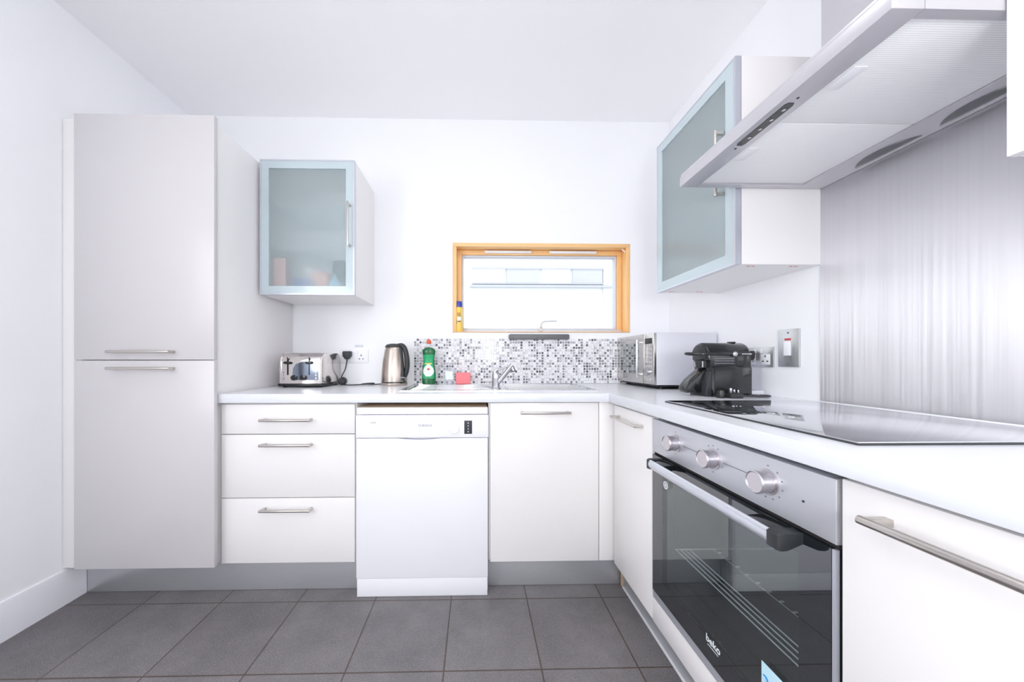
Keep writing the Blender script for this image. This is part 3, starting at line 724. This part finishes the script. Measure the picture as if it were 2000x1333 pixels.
# things seen through the frosted door
def cabinet_item(name, m, ext, label, cat, bev=.004): return tag(MB().box(*ext, bev=bev).build(name, m), label, cat)
zb = lz0 + .0162
it = cabinet_item('carton', 'pinkcard', (-1.090, -1.022, 1.808, 1.868, zb, 1.615), 'tall pale pink carton at the left behind the frosted cabinet door', 'carton')
cabinet_item('packet', 'navy', (-.985, -.885, 1.808, 1.838, zb, 1.508), 'blue packet lying behind the frosted cabinet door', 'packet')
cabinet_item('carton', 'terracotta', (-.90, -.815, 1.84, 1.91, zb, 1.55), 'reddish carton behind the frosted cabinet door', 'carton')
b = MB().lathe([(0, 0), (.050, 0), (.052, .01), (.052, .15), (.045, .165), (0, .168)], c=(-.76, 1.905, zb)); b.lathe([(.046, .166), (.047, .19), (0, .192)], c=(-.76, 1.905, zb))
tag(b.build('jar', 'teal_card'), 'dark teal jar at the right behind the frosted cabinet door', 'jar')
b = MB().lathe([(0, 0), (.030, 0), (.032, .005), (.030, .06), (.012, .075), (.012, .10), (0, .10)], c=(-.765, 1.823, zb), sy=.6)
tag(b.build('bottle', 'cyan'), 'small cyan bottle in front of the dark jar behind frosted glass', 'bottle')

rc = thing('wall_cabinet', 'wall cabinet with pale blue glass door on the right wall beyond the hood', 'wall cabinet', (1.09, 1.43, 1.412))
rx, ry0, ry1, rz0, rz1 = .930, 1.1745, 1.694, 1.412, 2.160
shell(MB(), rx + .022, XR, ry0, ry1, rz0, rz1, '-x').build('body', 'laminate', rc)
for z in (1.655, 1.885): MB().box(rx + .04, XR - .01, ry0 + .017, ry1 - .017, z, z + .006).build('shelf', 'shelfglass', rc)
A = (ry0 + .010, ry1 - .006, rz0 + .006, rz1 - .006); Bq = (ry0 + .050, ry1 - .042, rz0 + .046, rz1 - .046)
dr = MB(); frame_x(dr, rx, rx + .018, A, Bq); dr = dr.build('door', 'glassframe', rc)
b = MB(); frame_x(b, rx - .001, rx + .020, (ry0, ry1, rz0, rz1), A); b.build('door_edge', 'alu', dr)
frosted_box(rx + .005, rx + .009, Bq[0], Bq[1], Bq[2], Bq[3], dr, 0)
bar_handle(dr, (rx, 1.232, 1.806), .246, (0, 0, 1), (-1, 0, 0), r=.006)
for x, y in ((.99, 1.20), (1.15, 1.20), (.97, 1.655), (1.11, 1.655)):
    MB().box(x, x + .012, y - .0015, y + .0015, rz0 - .0012, rz0 + .0005).build('fixing_slot', 'terracotta', rc)
    MB().box(x + .018, x + .030, y - .0015, y + .0015, rz0 - .0012, rz0 + .0005).build('fixing_slot', 'terracotta', rc)
nw = thing('wall_cabinet', 'white wall cabinet at the right edge nearest the camera', 'wall cabinet', (1.09, .3, 1.418))
MB().box(.950, XR, -.03, .563, 1.424, 2.16, bev=.001).build('body', 'laminate', nw)
MB().box(.929, .948, -.028, .565, 1.424, 2.16, bev=.0015).build('door', 'laminate', nw)

# ------------------------------------------------------------------ sink and tap
si = thing('sink', 'stainless steel inset sink with ribbed drainer left of the bowl', 'sink', (.11, 1.85, WZ))
b = MB()
zt = WZ + .003
for e in ((SX0, SX0 + .03, SY0, SY1), (BX1, SX1, SY0, SY1), (SX0 + .03, BX1, SY0, BY0), (SX0 + .03, BX1, BY1, SY1), (.115, BX0, BY0, BY1)):
    b.box(e[0], e[1], e[2], e[3], WZ + .0002, zt)
b.box(SX0, SX1, SY0, SY0 + .006, zt, zt + .002, bev=.0008); b.box(SX0, SX1, SY1 - .006, SY1, zt, zt + .002, bev=.0008)
b.box(SX0, SX0 + .006, SY0, SY1, zt, zt + .002, bev=.0008); b.box(SX1 - .006, SX1, SY0, SY1, zt, zt + .002, bev=.0008)
b.build('rim', 'sinksteel', si)
b = MB().box(SX0 + .03, .115, BY0, BY1, WZ + .0002, WZ + .001)
for k in range(9):
    y = BY0 + .03 + k * .038; b.box(SX0 + .045, .10, y, y + .014, WZ + .001, WZ + .0035, bev=.0009)
b.build('drainer', 'sinksteel', si)
bw = MB(); t = .0015; zb2 = WZ - .155
e0, e1, e2, e3 = BX0, BX1, BY0, BY1
BX0 += .001; BX1 -= .001; BY0 += .001; BY1 -= .001
bw.box(BX0, BX0 + t, BY0, BY1, zb2, zt); bw.box(BX1 - t, BX1, BY0, BY1, zb2, zt); bw.box(BX0, BX1, BY0, BY0 + t, zb2, zt); bw.box(BX0, BX1, BY1 - t, BY1, zb2, zt)
bw.box(BX0, BX1, BY0, BY1, zb2 - t, zb2); bw.lathe([(0, .004), (.035, .004), (.04, 0)], c=((BX0 + BX1) / 2, 1.85, zb2))
M['bowlsteel'] = mat('sink_bowl_steel', (226, 226, 228), 0.32, metal=0.6, noise=0.02)
bw.build('bowl', 'bowlsteel', si)
BX0, BX1, BY0, BY1 = e0, e1, e2, e3
ta = thing('tap', 'chrome mixer tap standing on the sink between drainer and bowl', 'tap', (.103, 1.735, zt))
tx, ty = .103, 1.735
MB().lathe([(0, 0), (.024, 0), (.024, .004), (.021, .007), (.019, .05), (.020, .072), (.017, .082), (0, .084)], c=(tx, ty, zt), n=36).build('body', 'chrome', ta)
b = MB().tube([(tx - .008, ty + .004, zt + .05), (tx - .004, ty + .004, zt + .086), (tx + .02, ty - .004, zt + .102), (tx + .06, ty - .012, zt + .113), (tx + .085, ty - .016, zt + .118)], .006, rad=[.010, .009, .007, .006, .005], flat=.7)
b.build('lever', 'chrome', ta)
b = MB().tube([(tx + .004, ty, zt + .018), (tx + .02, ty - .006, zt + .042), (tx + .055, ty - .014, zt + .085), (tx + .085, ty - .02, zt + .122)], .0125, n=20, rad=[.0125, .0125, .0125, .0135])
b.cyl((tx + .080, ty - .019, zt + .115), (tx + .091, ty - .0212, zt + .092), .012, .011, n=20)
sp = b.build('spout', 'chrome', ta)
MB().cyl((tx + .0905, ty - .0211, zt + .093), (tx + .0925, ty - .0215, zt + .088), .0105, n=20).build('aerator', 'black', sp)

# ------------------------------------------------------------------ bar below the window, wall plates
b = MB().prism([(.207, 1.204), (.212, 1.197), (.586, 1.197), (.594, 1.204), (.594, 1.224), (.588, 1.231), (.214, 1.231), (.207, 1.225)], 'y', YB - .020, YB - .0005, bev=.002)
tag(b.build('magnetic_knife_rack', 'rackbar'), 'dark grey magnetic knife bar fixed below the window', 'knife rack')

def socket_plate(name, origin, facing, label, w=.146, h=.086, pm='whiteplastic', swm='whiteplastic', rim='whiteplastic'):
    """origin = plate centre on the wall; facing 'y' or 'x'"""
    t = thing(name, label, 'socket', origin)
    ox, oy, oz = origin
    def B(u0, u1, d0, d1, z0, z1, nm, m, bev=.0006, par=t):
        if facing == 'y': e = (ox + u0, ox + u1, oy - d1, oy - d0, oz + z0, oz + z1)
        else: e = (ox - d1, ox - d0, oy - u1, oy - u0, oz + z0, oz + z1)
        return MB().box(*e, bev=bev).build(nm, m, par)
    B(-w / 2, w / 2, 0, .008, -h / 2, h / 2, 'plate', pm, .002)
    for s in (-1, 1):
        cxu = s * w / 4
        B(cxu * .45 - .006, cxu * .45 + .006, .008, .0105, .016, .036, 'switch', swm, .0012)
        if pm != 'whiteplastic': B(cxu - .024, cxu + .024, .008, .0088, -.032, .012, 'insert', swm, .0004)
        b = MB()
        for u, z, ww, hh in ((cxu, .004, .0028, .0045), (cxu - .011, -.018, .004, .0026), (cxu + .011, -.018, .004, .0026)):
            if facing == 'y': b.box(ox + u - ww, ox + u + ww, oy - .0094, oy - .0076, oz + z - hh, oz + z + hh)
            else: b.box(ox - .0094, ox - .0076, oy - u - ww, oy - u + ww, oz + z - hh, oz + z + hh)
        b.build('pin_holes', 'ink', t)
    return t
socket_plate('wall_socket', (-.770, YB, 1.092), 'y', 'white double wall socket on the back wall between toaster and kettle', w=.176)
tag(MB().box(-.768, -.715, YB - .0015, YB - .0003, 1.148, 1.162).build('wall_sticker', 'bead'), 'small printed sticker on the wall above the white socket', 'sticker')
socket_plate('wall_socket', (XR, 1.437, 1.080), 'x', 'steel double wall socket on the right wall behind the coffee machine', pm='platesteel')
ck = thing('cooker_switch', 'steel cooker switch plate with white rocker on the right wall', 'switch', (XR, 1.296, 1.115))
MB().box(XR - .009, XR, 1.252, 1.340, 1.040, 1.190, bev=.002).build('plate', 'platesteel', ck)
MB().box(XR - .014, XR - .0092, 1.283, 1.311, 1.085, 1.142, bev=.0015).build('rocker', 'whiteplastic', ck)
MB().box(XR - .0105, XR - .0088, 1.284, 1.310, 1.146, 1.154, bev=.0005).build('neon_indicator', 'red', ck, label='red indicator strip')
for z in (1.176, 1.052): MB().cyl((XR - .0105, 1.296, z), (XR - .0085, 1.296, z), .0035, n=12).build('screw', 'print', ck)

def plug(parent, c, d, m='blackmatt', name='plug', pins=None):
    """three pin plug body: c = centre of its face on the wall, d = outward unit (0,-1,0) or (-1,0,0)"""
    c = Vector(c); b = MB()
    pr = [(-.022, .022), (.022, .022), (.026, .012), (.024, -.010), (.012, -.024), (-.012, -.024), (-.024, -.010), (-.026, .012)]
    if abs(d[1]) > .5: b.prism([(c.x + p[0], c.z + p[1]) for p in pr], 'y', c.y - .036, c.y, bev=.005)
    else: b.prism([(c.y + p[0], c.z + p[1]) for p in pr], 'x', c.x - .036, c.x, bev=.005)
    return b.build(name, m, parent)

# ------------------------------------------------------------------ toaster
to = thing('toaster', 'polished steel four slice toaster on the worktop beside the tall cabinet', 'toaster', (-.955, 1.97, WZ))
tx0, tx1, ty0, ty1 = -1.078, -.848, 1.845, 2.095
tz0, tz1 = WZ + .020, WZ + .190
M['toaster'] = mat('toaster_steel', (222, 216, 214), 0.16, metal=1.0, noise=0.03, nscale=30)
M['toasterreflection'] = mat('toaster_reflection', (140, 150, 165), 0.08, metal=1.0, noise=0.1, nscale=6)  # bluish tone stands for a dark reflection in the steel front
def round_rect(x0, x1, z0, z1, r, n=8):
    p = [(x0, z0), (x1, z0)]
    for k in range(n + 1):
        a = PI / 2 * k / n; p.append((x1 - r + r * math.cos(a), z1 - r + r * math.sin(a)))
    for k in range(n + 1):
        a = PI / 2 + PI / 2 * k / n; p.append((x0 + r + r * math.cos(a), z1 - r + r * math.sin(a)))
    return p
MB().prism(round_rect(ty0 + .004, ty1, tz0, tz1, .05), 'x', tx0 + .006, tx1 - .006, bev=.004).build('body', 'toaster', to, ang=50)
for x0, x1 in ((tx0, tx0 + .010), (tx1 - .010, tx1)):
    MB().prism(round_rect(ty0, ty1 + .003, tz0 - .001, tz1 + .003, .052), 'x', x0, x1, bev=.003).build('side_cheek', 'toaster', to, ang=50)
MB().box(tx0 - .006, tx1 + .006, ty0 - .006, ty1 + .008, WZ + .006, tz0 + .002, bev=.004).build('base', 'black', to)
for x in (tx0 + .02, tx1 - .02):
    for y in (ty0 + .02, ty1 - .02): MB().cyl((x, y, WZ + .0003), (x, y, WZ + .008), .010, n=14).build('foot', 'rubber', to)
b = MB()
for y in (1.905, 1.945, 1.985, 2.025): b.box(tx0 + .03, tx1 - .03, y - .009, y + .009, tz1 - .002, tz1 + .0006)
b.build('bread_slots', 'dark', to)
MB().prism([(-1.010, .957), (-.868, .957), (-.868, 1.062), (-.90, 1.062), (-.955, 1.058), (-.99, 1.045), (-1.006, 1.02)], 'y', ty0 + .002, ty0 + .0045).build('reflection_patch', 'toasterreflection', to)  # patch cut to the outline of the painted reflection
for x in (-1.035, -.917):
    MB().box(x - .002, x + .002, ty0 + .0005, ty0 + .0042, .985, 1.082).build('lever_slot', 'dark', to)
    MB().lathe([(0, 0), (.018, 0), (.020, .006), (.017, .012), (0, .013)], n=24, sy=.42, mtx=Matrix.Translation((x, ty0 + .001, 1.052)) @ Matrix.Rotation(PI / 2, 4, 'X')).build('lever', 'black', to)
for x in (-.998, -.947):
    MB().lathe([(0, 0), (.0155, 0), (.0145, .012), (0, .013)], n=28, mtx=Matrix.Translation((x, ty0 + .002, .970)) @ Matrix.Rotation(PI / 2, 4, 'X')).build('browning_knob', 'blackgloss', to)
for x in (-1.062, -.880):
    for z in (.966, .983, 1.000):
        MB().lathe([(0, 0), (.0055, 0), (.005, .003), (0, .0035)], n=16, mtx=Matrix.Translation((x, ty0 + .002, z)) @ Matrix.Rotation(PI / 2, 4, 'X')).build('button', 'knob', to)
plug(to, (-.806, YB - .009, 1.100), (0, -1, 0), 'blackmatt')
MB().tube([(-.806, YB - .030, 1.080), (-.806, YB - .034, 1.06), (-.815, YB - .036, 1.01), (-.838, YB - .034, .965), (-.842, YB - .030, .935), (-.85, YB - .034, .930)], .0032, rad=[.006, .004, .0032, .0032, .0032, .0032]).build('power_cord', 'cable', to)

# ------------------------------------------------------------------ kettle
kx, ky = -.493, 2.015
ke = thing('kettle', 'brushed steel cordless kettle with black handle on the worktop', 'kettle', (kx, ky, WZ))
M['kettle'] = mat('kettle_steel', (200, 188, 178), 0.22, metal=1.0, noise=0.05, nscale=50, stretch=(1, 1, 12))
MB().lathe([(0, .0003), (.077, .0003), (.079, .004), (.079, .014), (.076, .017), (0, .017)], c=(kx, ky, WZ), n=56).build('base', 'kettle', ke)
MB().lathe([(0, .017), (.0745, .017), (.0745, .023), (0, .023)], c=(kx, ky, WZ), n=56).build('base_ring', 'black', ke)
MB().lathe([(0, .023), (.0760, .023), (.0765, .030), (.0735, .085), (.066, .155), (.0555, .215), (.053, .225), (.050, .228), (0, .228)], c=(kx, ky, WZ), n=56).build('body', 'kettle', ke)
MB().lathe([(.0535, .2265), (.053, .234), (.045, .243), (.022, .249), (0, .250)], c=(kx, ky, WZ), n=48).build('lid', 'blackmatt', ke)
b = MB().tube([(kx + .020, ky - .010, WZ + .236), (kx + .048, ky - .020, WZ + .238), (kx + .066, ky - .026, WZ + .222), (kx + .080, ky - .030, WZ + .180), (kx + .085, ky - .032, WZ + .130), (kx + .080, ky - .030, WZ + .085), (kx + .068, ky - .024, WZ + .052)], .011, n=14, rad=[.012, .014, .015, .014, .014, .014, .012])
b.tube([(kx + .044, ky - .030, WZ + .222), (kx + .052, ky - .036, WZ + .150), (kx + .058, ky - .042, WZ + .090), (kx + .060, ky - .046, WZ + .030)], .011, rad=[.011, .010, .011, .012])
h = b.build('handle', 'blackmatt', ke)
text('lettering', 'BOSCH', .010, (kx + .060, ky - .0575, WZ + .045), ROT_CAM, 'whiteprint', h)
b = MB().tube([(kx - .075, ky + .01, WZ + .006), (-.62, 2.03, WZ + .004), (-.66, 2.045, WZ + .004), (-.70, 2.05, WZ + .004), (-.66, 2.06, WZ + .008), (-.62, 2.03, WZ + .010), (-.68, 1.985, WZ + .006), (-.74, 1.975, WZ + .004), (-.79, 2.00, WZ + .006), (-.80, 2.03, WZ + .02)], .0034)
b.build('power_cord', 'cable', ke)
b = MB().lathe([(0, 0), (.021, 0), (.024, .006), (.023, .026), (.016, .034), (0, .035)], n=28, mtx=Matrix.Translation((-.800, 2.028, WZ + .0245)) @ Matrix.Rotation(PI / 2, 4, 'X'))
b.build('plug', 'blackmatt', ke)

# ------------------------------------------------------------------ things on the drainer
zd = WZ + .0038
b0 = (-.288, 2.035, zd)
wb = thing('washing_up_bottle', 'green washing up liquid bottle with orange cap on the drainer', 'bottle', b0)
MB().lathe([(0, .0003), (.037, .0003), (.041, .006), (.042, .035), (.040, .075), (.034, .120), (.031, .145), (.036, .175), (.040, .195), (.039, .208), (.028, .219), (.015, .224), (0, .224)], c=b0, n=44, sy=.55).build('body', 'green', wb)
MB().lathe([(.017, .2225), (.017, .240), (.012, .246), (0, .246)], c=b0, n=24, sy=.9).build('neck', 'clear', wb)
MB().lathe([(0, .246), (.013, .246), (.014, .252), (.013, .266), (.009, .272), (0, .272)], c=b0, n=24).build('cap', 'orange', wb, label='orange flip cap')
def curved_label(parent, m, z0, z1, a0, a1, prof, shape=None, off=.0008, name='label_wrap', n=18, nz=14):
    bm = bmesh.new(); rows = []
    def R(z):
        for (r0, q0), (r1, q1) in zip(prof, prof[1:]):
            if q0 <= z <= q1: return r0 + (r1 - r0) * (z - q0) / max(1e-6, q1 - q0)
        return prof[-1][0]
    for j in range(nz + 1):
        t = j / nz; z = z0 + (z1 - z0) * t; k = 1.0 if shape is None else shape(t); row = []
        for i in range(n + 1):
            a = -PI / 2 + (a0 + (a1 - a0) * i / n) * k; r = R(z) + off
            row.append(bm.verts.new((b0[0] + r * math.cos(a), b0[1] + .55 * r * math.sin(a) - off * .3, b0[2] + z)))
        rows.append(row)
    for a, c in zip(rows, rows[1:]):
        for i in range(n): bm.faces.new((a[i], a[i + 1], c[i + 1], c[i]))
    b = MB(); b.bm.free(); b.bm = bm
    return b.build(name, m, parent)
prof = [(.037, 0), (.041, .006), (.042, .035), (.040, .075), (.034, .120), (.031, .145), (.036, .175), (.040, .195)]
lb = curved_label(wb, 'greenlabel', .035, .180, -1.0, 1.0, prof)
curved_label(lb, 'whitelabel', .048, .122, -.95, .95, prof, shape=lambda t: max(.05, math.sin(PI * (t * .86 + .1))), off=.0014, name='label_oval')
M['stalk'] = mat('label_ink_red', (188, 92, 70), .4, noise=.05)
curved_label(lb, 'stalk', .086, .098, -.18, .22, prof, off=.0019, name='label_motif', n=6, nz=3)
curved_label(lb, 'yellow', .122, .128, -.75, .6, prof, off=.0016, name='label_stripe', n=10, nz=2)
cl = thing('clear_bottle', 'small clear plastic bottle with pale label beside the green bottle', 'bottle', (-.163, 2.035, zd))
MB().lathe([(0, .0003), (.030, .0003), (.033, .004), (.033, .085), (.026, .105), (.013, .116), (.012, .128), (0, .128)], c=(-.163, 2.035, zd), n=36, sy=.7).build('body', 'clear', cl)
MB().box(-.185, -.141, 2.0105, 2.0115, zd + .03, zd + .08, bev=0).build('paper_label', 'whitelabel', cl)
tag(MB().box(-.125, -.035, 2.035, 2.066, zd + .0003, zd + .070, bev=.004).build('sponge', 'sponge'), 'pink sponge standing upright at the back of the drainer', 'sponge')

# aerosol can on the window sill
ca = (-.112, YB + .022, WZ0 + .0055)
ac = thing('spray_can', 'yellow and blue spray can on the window sill at the left', 'can', ca)
MB().lathe([(0, 0), (.0235, 0), (.0245, .003), (.0245, .152), (.022, .158), (0, .158)], c=ca, n=36).build('body', 'yellow', ac)
MB().lathe([(.0225, .156), (.0235, .160), (.0235, .190), (.021, .195), (0, .196)], c=ca, n=36).build('cap', 'bluecap', ac, label='blue plastic cap')
def canpatch(m, a0, a1, z0, z1, fn=None, off=.0005, name='print_panel'):
    bm = bmesh.new(); rows = []
    for j in range(11):
        t = j / 10; z = z0 + (z1 - z0) * t; row = []
        e = a1 if fn is None else a0 + (a1 - a0) * fn(t)
        for i in range(9):
            a = -PI / 2 + a0 + (e - a0) * i / 8; row.append(bm.verts.new((ca[0] + (.0245 + off) * math.cos(a), ca[1] + (.0245 + off) * math.sin(a), ca[2] + z)))
        rows.append(row)
    for a, c in zip(rows, rows[1:]):
        for i in range(8): bm.faces.new((a[i], a[i + 1], c[i + 1], c[i]))
    b = MB(); b.bm.free(); b.bm = bm
    return b.build(name, m, ac)
canpatch('canblue', -1.5, -.3, .012, .118, fn=lambda t: max(.05, 1 - abs(t - .45) * 1.5))
canpatch('ink', -.35, .5, .108, .113); canpatch('ink', -.3, .6, .098, .102); canpatch('red', -.35, .55, .118, .121); canpatch('ink', -.25, .6, .062, .067)
canpatch('whitelabel', -.3, .7, .070, .095, off=.0004)

# ------------------------------------------------------------------ microwave (front faces the room's left)
mx0, mx1, my0, my1, mz0, mz1 = .911, 1.238, 1.685, 2.112, .938, 1.208
mw = thing('microwave', 'silver microwave oven in the corner of the worktop', 'microwave', (1.07, 1.9, WZ))
MB().box(mx0 + .012, mx1, my0, my1, mz0, mz1, bev=.004).build('body', 'silverpaint', mw)
M['mwsteel'] = mat('microwave_front_steel', (206, 203, 200), 0.24, metal=1.0, noise=0.05, nscale=40, stretch=(1, 1, 20))
MB().box(mx0 - .002, mx0 + .013, my0, my0 + .105, mz0 + .002, mz1 - .001, bev=.002).build('control_panel', 'mwsteel', mw)
b = MB(); frame_x(b, mx0 - .004, mx0 + .012, (my0 + .107, my1, mz0 + .002, mz1 - .001), (my0 + .150, my1 - .035, mz0 + .050, mz1 - .045))
md = b.build('door', 'mwsteel', mw)
MB().box(mx0 - .003, mx0 + .002, my0 + .150, my1 - .035, mz0 + .050, mz1 - .045).build('window', 'mwglass', md)
MB().box(mx0 + .0025, mx0 + .004, my0 + .150, my1 - .035, mz0 + .050, mz1 - .045).build('inner_screen', 'teal_card', md)
b = MB().cyl((mx0 - .026, my0 + .132, mz0 + .035), (mx0 - .026, my0 + .132, mz1 - .03), .007, n=18)
for z in (mz0 + .05, mz1 - .045): b.box(mx0 - .026, mx0 - .003, my0 + .127, my0 + .137, z - .006, z + .006, bev=.001)
b.build('handle', 'chrome', md)
MB().box(mx0 - .004, mx0 - .0015, my0 + .018, my0 + .088, mz1 - .055, mz1 - .026, bev=.0005).build('display', 'ink', mw)
for j in range(5):
    for i in range(3):
        y = my0 + .028 + i * .024; z = mz1 - .085 - j * .022
        MB().box(mx0 - .0035, mx0 - .0015, y - .007, y + .007, z - .0045, z + .0045, bev=.0006).build('button', 'platesteel', mw)
MB().lathe([(0, 0), (.017, 0), (.016, .014), (0, .015)], n=26, mtx=Matrix.Translation((mx0 - .002, my0 + .053, mz0 + .065)) @ Matrix.Rotation(-PI / 2, 4, 'Y')).build('knob', 'chrome', mw)
MB().box(mx0 - .0035, mx0 - .0015, my0 + .030, my0 + .078, mz0 + .018, mz0 + .034, bev=.001).build('button', 'platesteel', mw)
MB().box(mx0 + .02, mx1 - .01, my0 + .012, my1 - .012, mz0 - .010, mz0 + .001, bev=.002).build('underside', 'black', mw)
for x in (mx0 + .05, mx1 - .04):
    for y in (my0 + .03, my1 - .03): MB().cyl((x, y, WZ + .0003), (x, y, mz0 - .004), .012, n=14).build('foot', 'rubber', mw)

# ------------------------------------------------------------------ coffee machine
qx0, qx1, qy0, qy1 = .966, 1.140, 1.352, 1.462
ym = (qy0 + qy1) / 2
cm = thing('coffee_machine', 'small black capsule coffee machine on the worktop before the microwave', 'coffee machine', (1.06, ym, WZ))
z0 = WZ + .0003
MB().prism([(qy0, z0), (qy1, z0), (qy1, z0 + .118), (qy1 - .006, z0 + .128), (qy0 + .006, z0 + .128), (qy0, z0 + .118)], 'x', qx0 + .004, qx1, bev=.003).build('lower_body', 'blackgloss', cm)
MB().box(qx0 + .016, qx0 + .112, qy0 - .0022, qy0 + .002, z0 + .004, z0 + .112, bev=.001).build('side_panel', 'black', cm)
MB().box(qx0 + .002, qx0 + .116, qy0 + .003, qy1 - .003, z0 + .126, z0 + .165, bev=.002).build('vented_neck', 'black', cm)
MB().box(qx0 + .114, qx1 - .003, qy0 + .001, qy1 - .001, z0 + .120, z0 + .180, bev=.003).build('rear_panel', 'blackgloss', cm)
b = MB()
for z in (.136, .146, .156): b.box(qx0 + .018, qx0 + .10, qy0 + .0015, qy0 + .0045, z0 + z, z0 + z + .003)
b.build('vent_slots', 'print', cm)
arch = []
for k in range(21):
    a = PI * k / 20; arch.append((ym + .053 * math.cos(a), z0 + .172 + .053 * math.sin(a)))
arch += [(ym - .053, z0 + .150), (ym - .040, z0 + .145), (ym + .040, z0 + .145), (ym + .053, z0 + .150)]
MB().prism(arch, 'x', qx0 - .010, qx1 - .002, bev=.010).build('barrel', 'blackgloss', cm, ang=50)
b = MB().prism([(ym + .044 * math.cos(PI * k / 10 * 1.0), z0 + .176 + .040 * math.sin(PI * k / 10)) for k in range(11)], 'x', qx0 - .014, qx0 - .008, bev=.002)
b.build('nose_plate', 'blackmatt', cm)
MB().cyl((qx1 - .045, ym, z0 + .224), (qx1 - .045, ym, z0 + .229), .015, n=24, bev=.001).build('top_button', 'blackmatt', cm)
# U shaped lever round the nose
lv = MB().tube([(qx1 - .05, qy0 - .004, z0 + .176), (qx0 + .02, qy0 - .004, z0 + .176), (qx0 - .035, qy0 + .012, z0 + .177), (qx0 - .066, ym, z0 + .179), (qx0 - .035, qy1 - .012, z0 + .177), (qx0 + .02, qy1 + .004, z0 + .176), (qx1 - .05, qy1 + .004, z0 + .176)], .0045, flat=1.3)
lv = lv.build('lever', 'blackgloss', cm)
MB().cyl((qx1 - .078, qy0 - .010, z0 + .176), (qx1 - .078, qy0 - .002, z0 + .176), .010, n=20, bev=.001).build('lever_pivot', 'chrome', lv)
MB().box(qx0 + .106, qx1 - .006, qy0 - .006, qy0 - .001, z0 + .1735, z0 + .1785, bev=.001).build('chrome_strip', 'chrome', lv)
MB().box(qx0 - .012, qx0 + .012, ym - .034, ym + .034, z0 + .118, z0 + .150, bev=.002).build('spout_recess', 'black', cm)
for s in (-1, 1): MB().box(qx0 - .014, qx0 - .010, ym + s * .024 - .004, ym + s * .024 + .004, z0 + .120, z0 + .146, bev=.001).build('spout_guard', 'platesteel', cm)
MB().lathe([(0, -.030), (.010, -.030), (.017, 0), (0, 0)], n=20, c=(qx0 - .010, ym, z0 + .146)).build('coffee_spout', 'blackmatt', cm)
# sloping drip tray front
MB().prism([(qx0 + .006, z0 + .118), (qx0 - .012, z0 + .104), (qx0 - .052, z0 + .070), (qx0 - .074, z0 + .040), (qx0 - .078, z0 + .020), (qx0 - .070, z0 + .012), (qx0 + .006, z0 + .012)], 'y', ym - .022, ym + .044, bev=.008).build('cup_support', 'blackgloss', cm)
MB().prism([(qx0 + .008, z0), (qx0 - .016, z0), (qx0 - .016, z0 + .034), (qx0 - .012, z0 + .060), (qx0 - .002, z0 + .095), (qx0 + .008, z0 + .110)], 'y', qy0 + .002, qy1 - .002, bev=.002).build('drip_tray', 'blackmatt', cm)
MB().box(qx1 + .001, 1.196, qy0 + .012, qy1 - .012, z0 + .004, z0 + .150, bev=.010).build('water_tank', 'tank', cm)
MB().box(qx1 - .004, 1.198, qy0 + .008, qy1 - .008, z0, z0 + .024, bev=.003).build('tank_base', 'silverpaint', cm)
# its plug lying on the worktop, pins up
b = MB().box(1.000, 1.052, 1.285, 1.328, WZ + .0004, WZ + .019, bev=.005)
pl = b.build('plug', 'blackmatt', cm)
b = MB().box(1.008, 1.017, 1.302, 1.308, WZ + .018, WZ + .040, bev=.001).box(1.026, 1.033, 1.306, 1.311, WZ + .018, WZ + .034, bev=.001).box(1.042, 1.049, 1.306, 1.311, WZ + .018, WZ + .032, bev=.001)
b.build('plug_pins', 'chrome', pl)
MB().tube([(1.050, 1.300, WZ + .010), (1.085, 1.296, WZ + .008), (1.13, 1.30, WZ + .006), (1.175, 1.31, WZ + .006), (1.19, 1.332, WZ + .006), (1.170, 1.345, WZ + .006), (1.15, 1.338, WZ + .006), (1.12, 1.344, WZ + .008)], .0038).build('power_cord', 'cable', cm)
b = MB().lathe([(0, 0), (.017, 0), (.019, .010), (.015, .030), (0, .034)], n=22, c=(.975, 1.310, WZ + .0006), sx=.8)
b.build('cord_tie', 'black', pl)
# microwave plug in the steel socket
plug(mw, (XR - .009, 1.474, 1.086), (-1, 0, 0), 'cable')

for o in list(bpy.data.objects):
    if o.type == 'MESH' and not o.data.materials: o.data.materials.append(M['wall'])
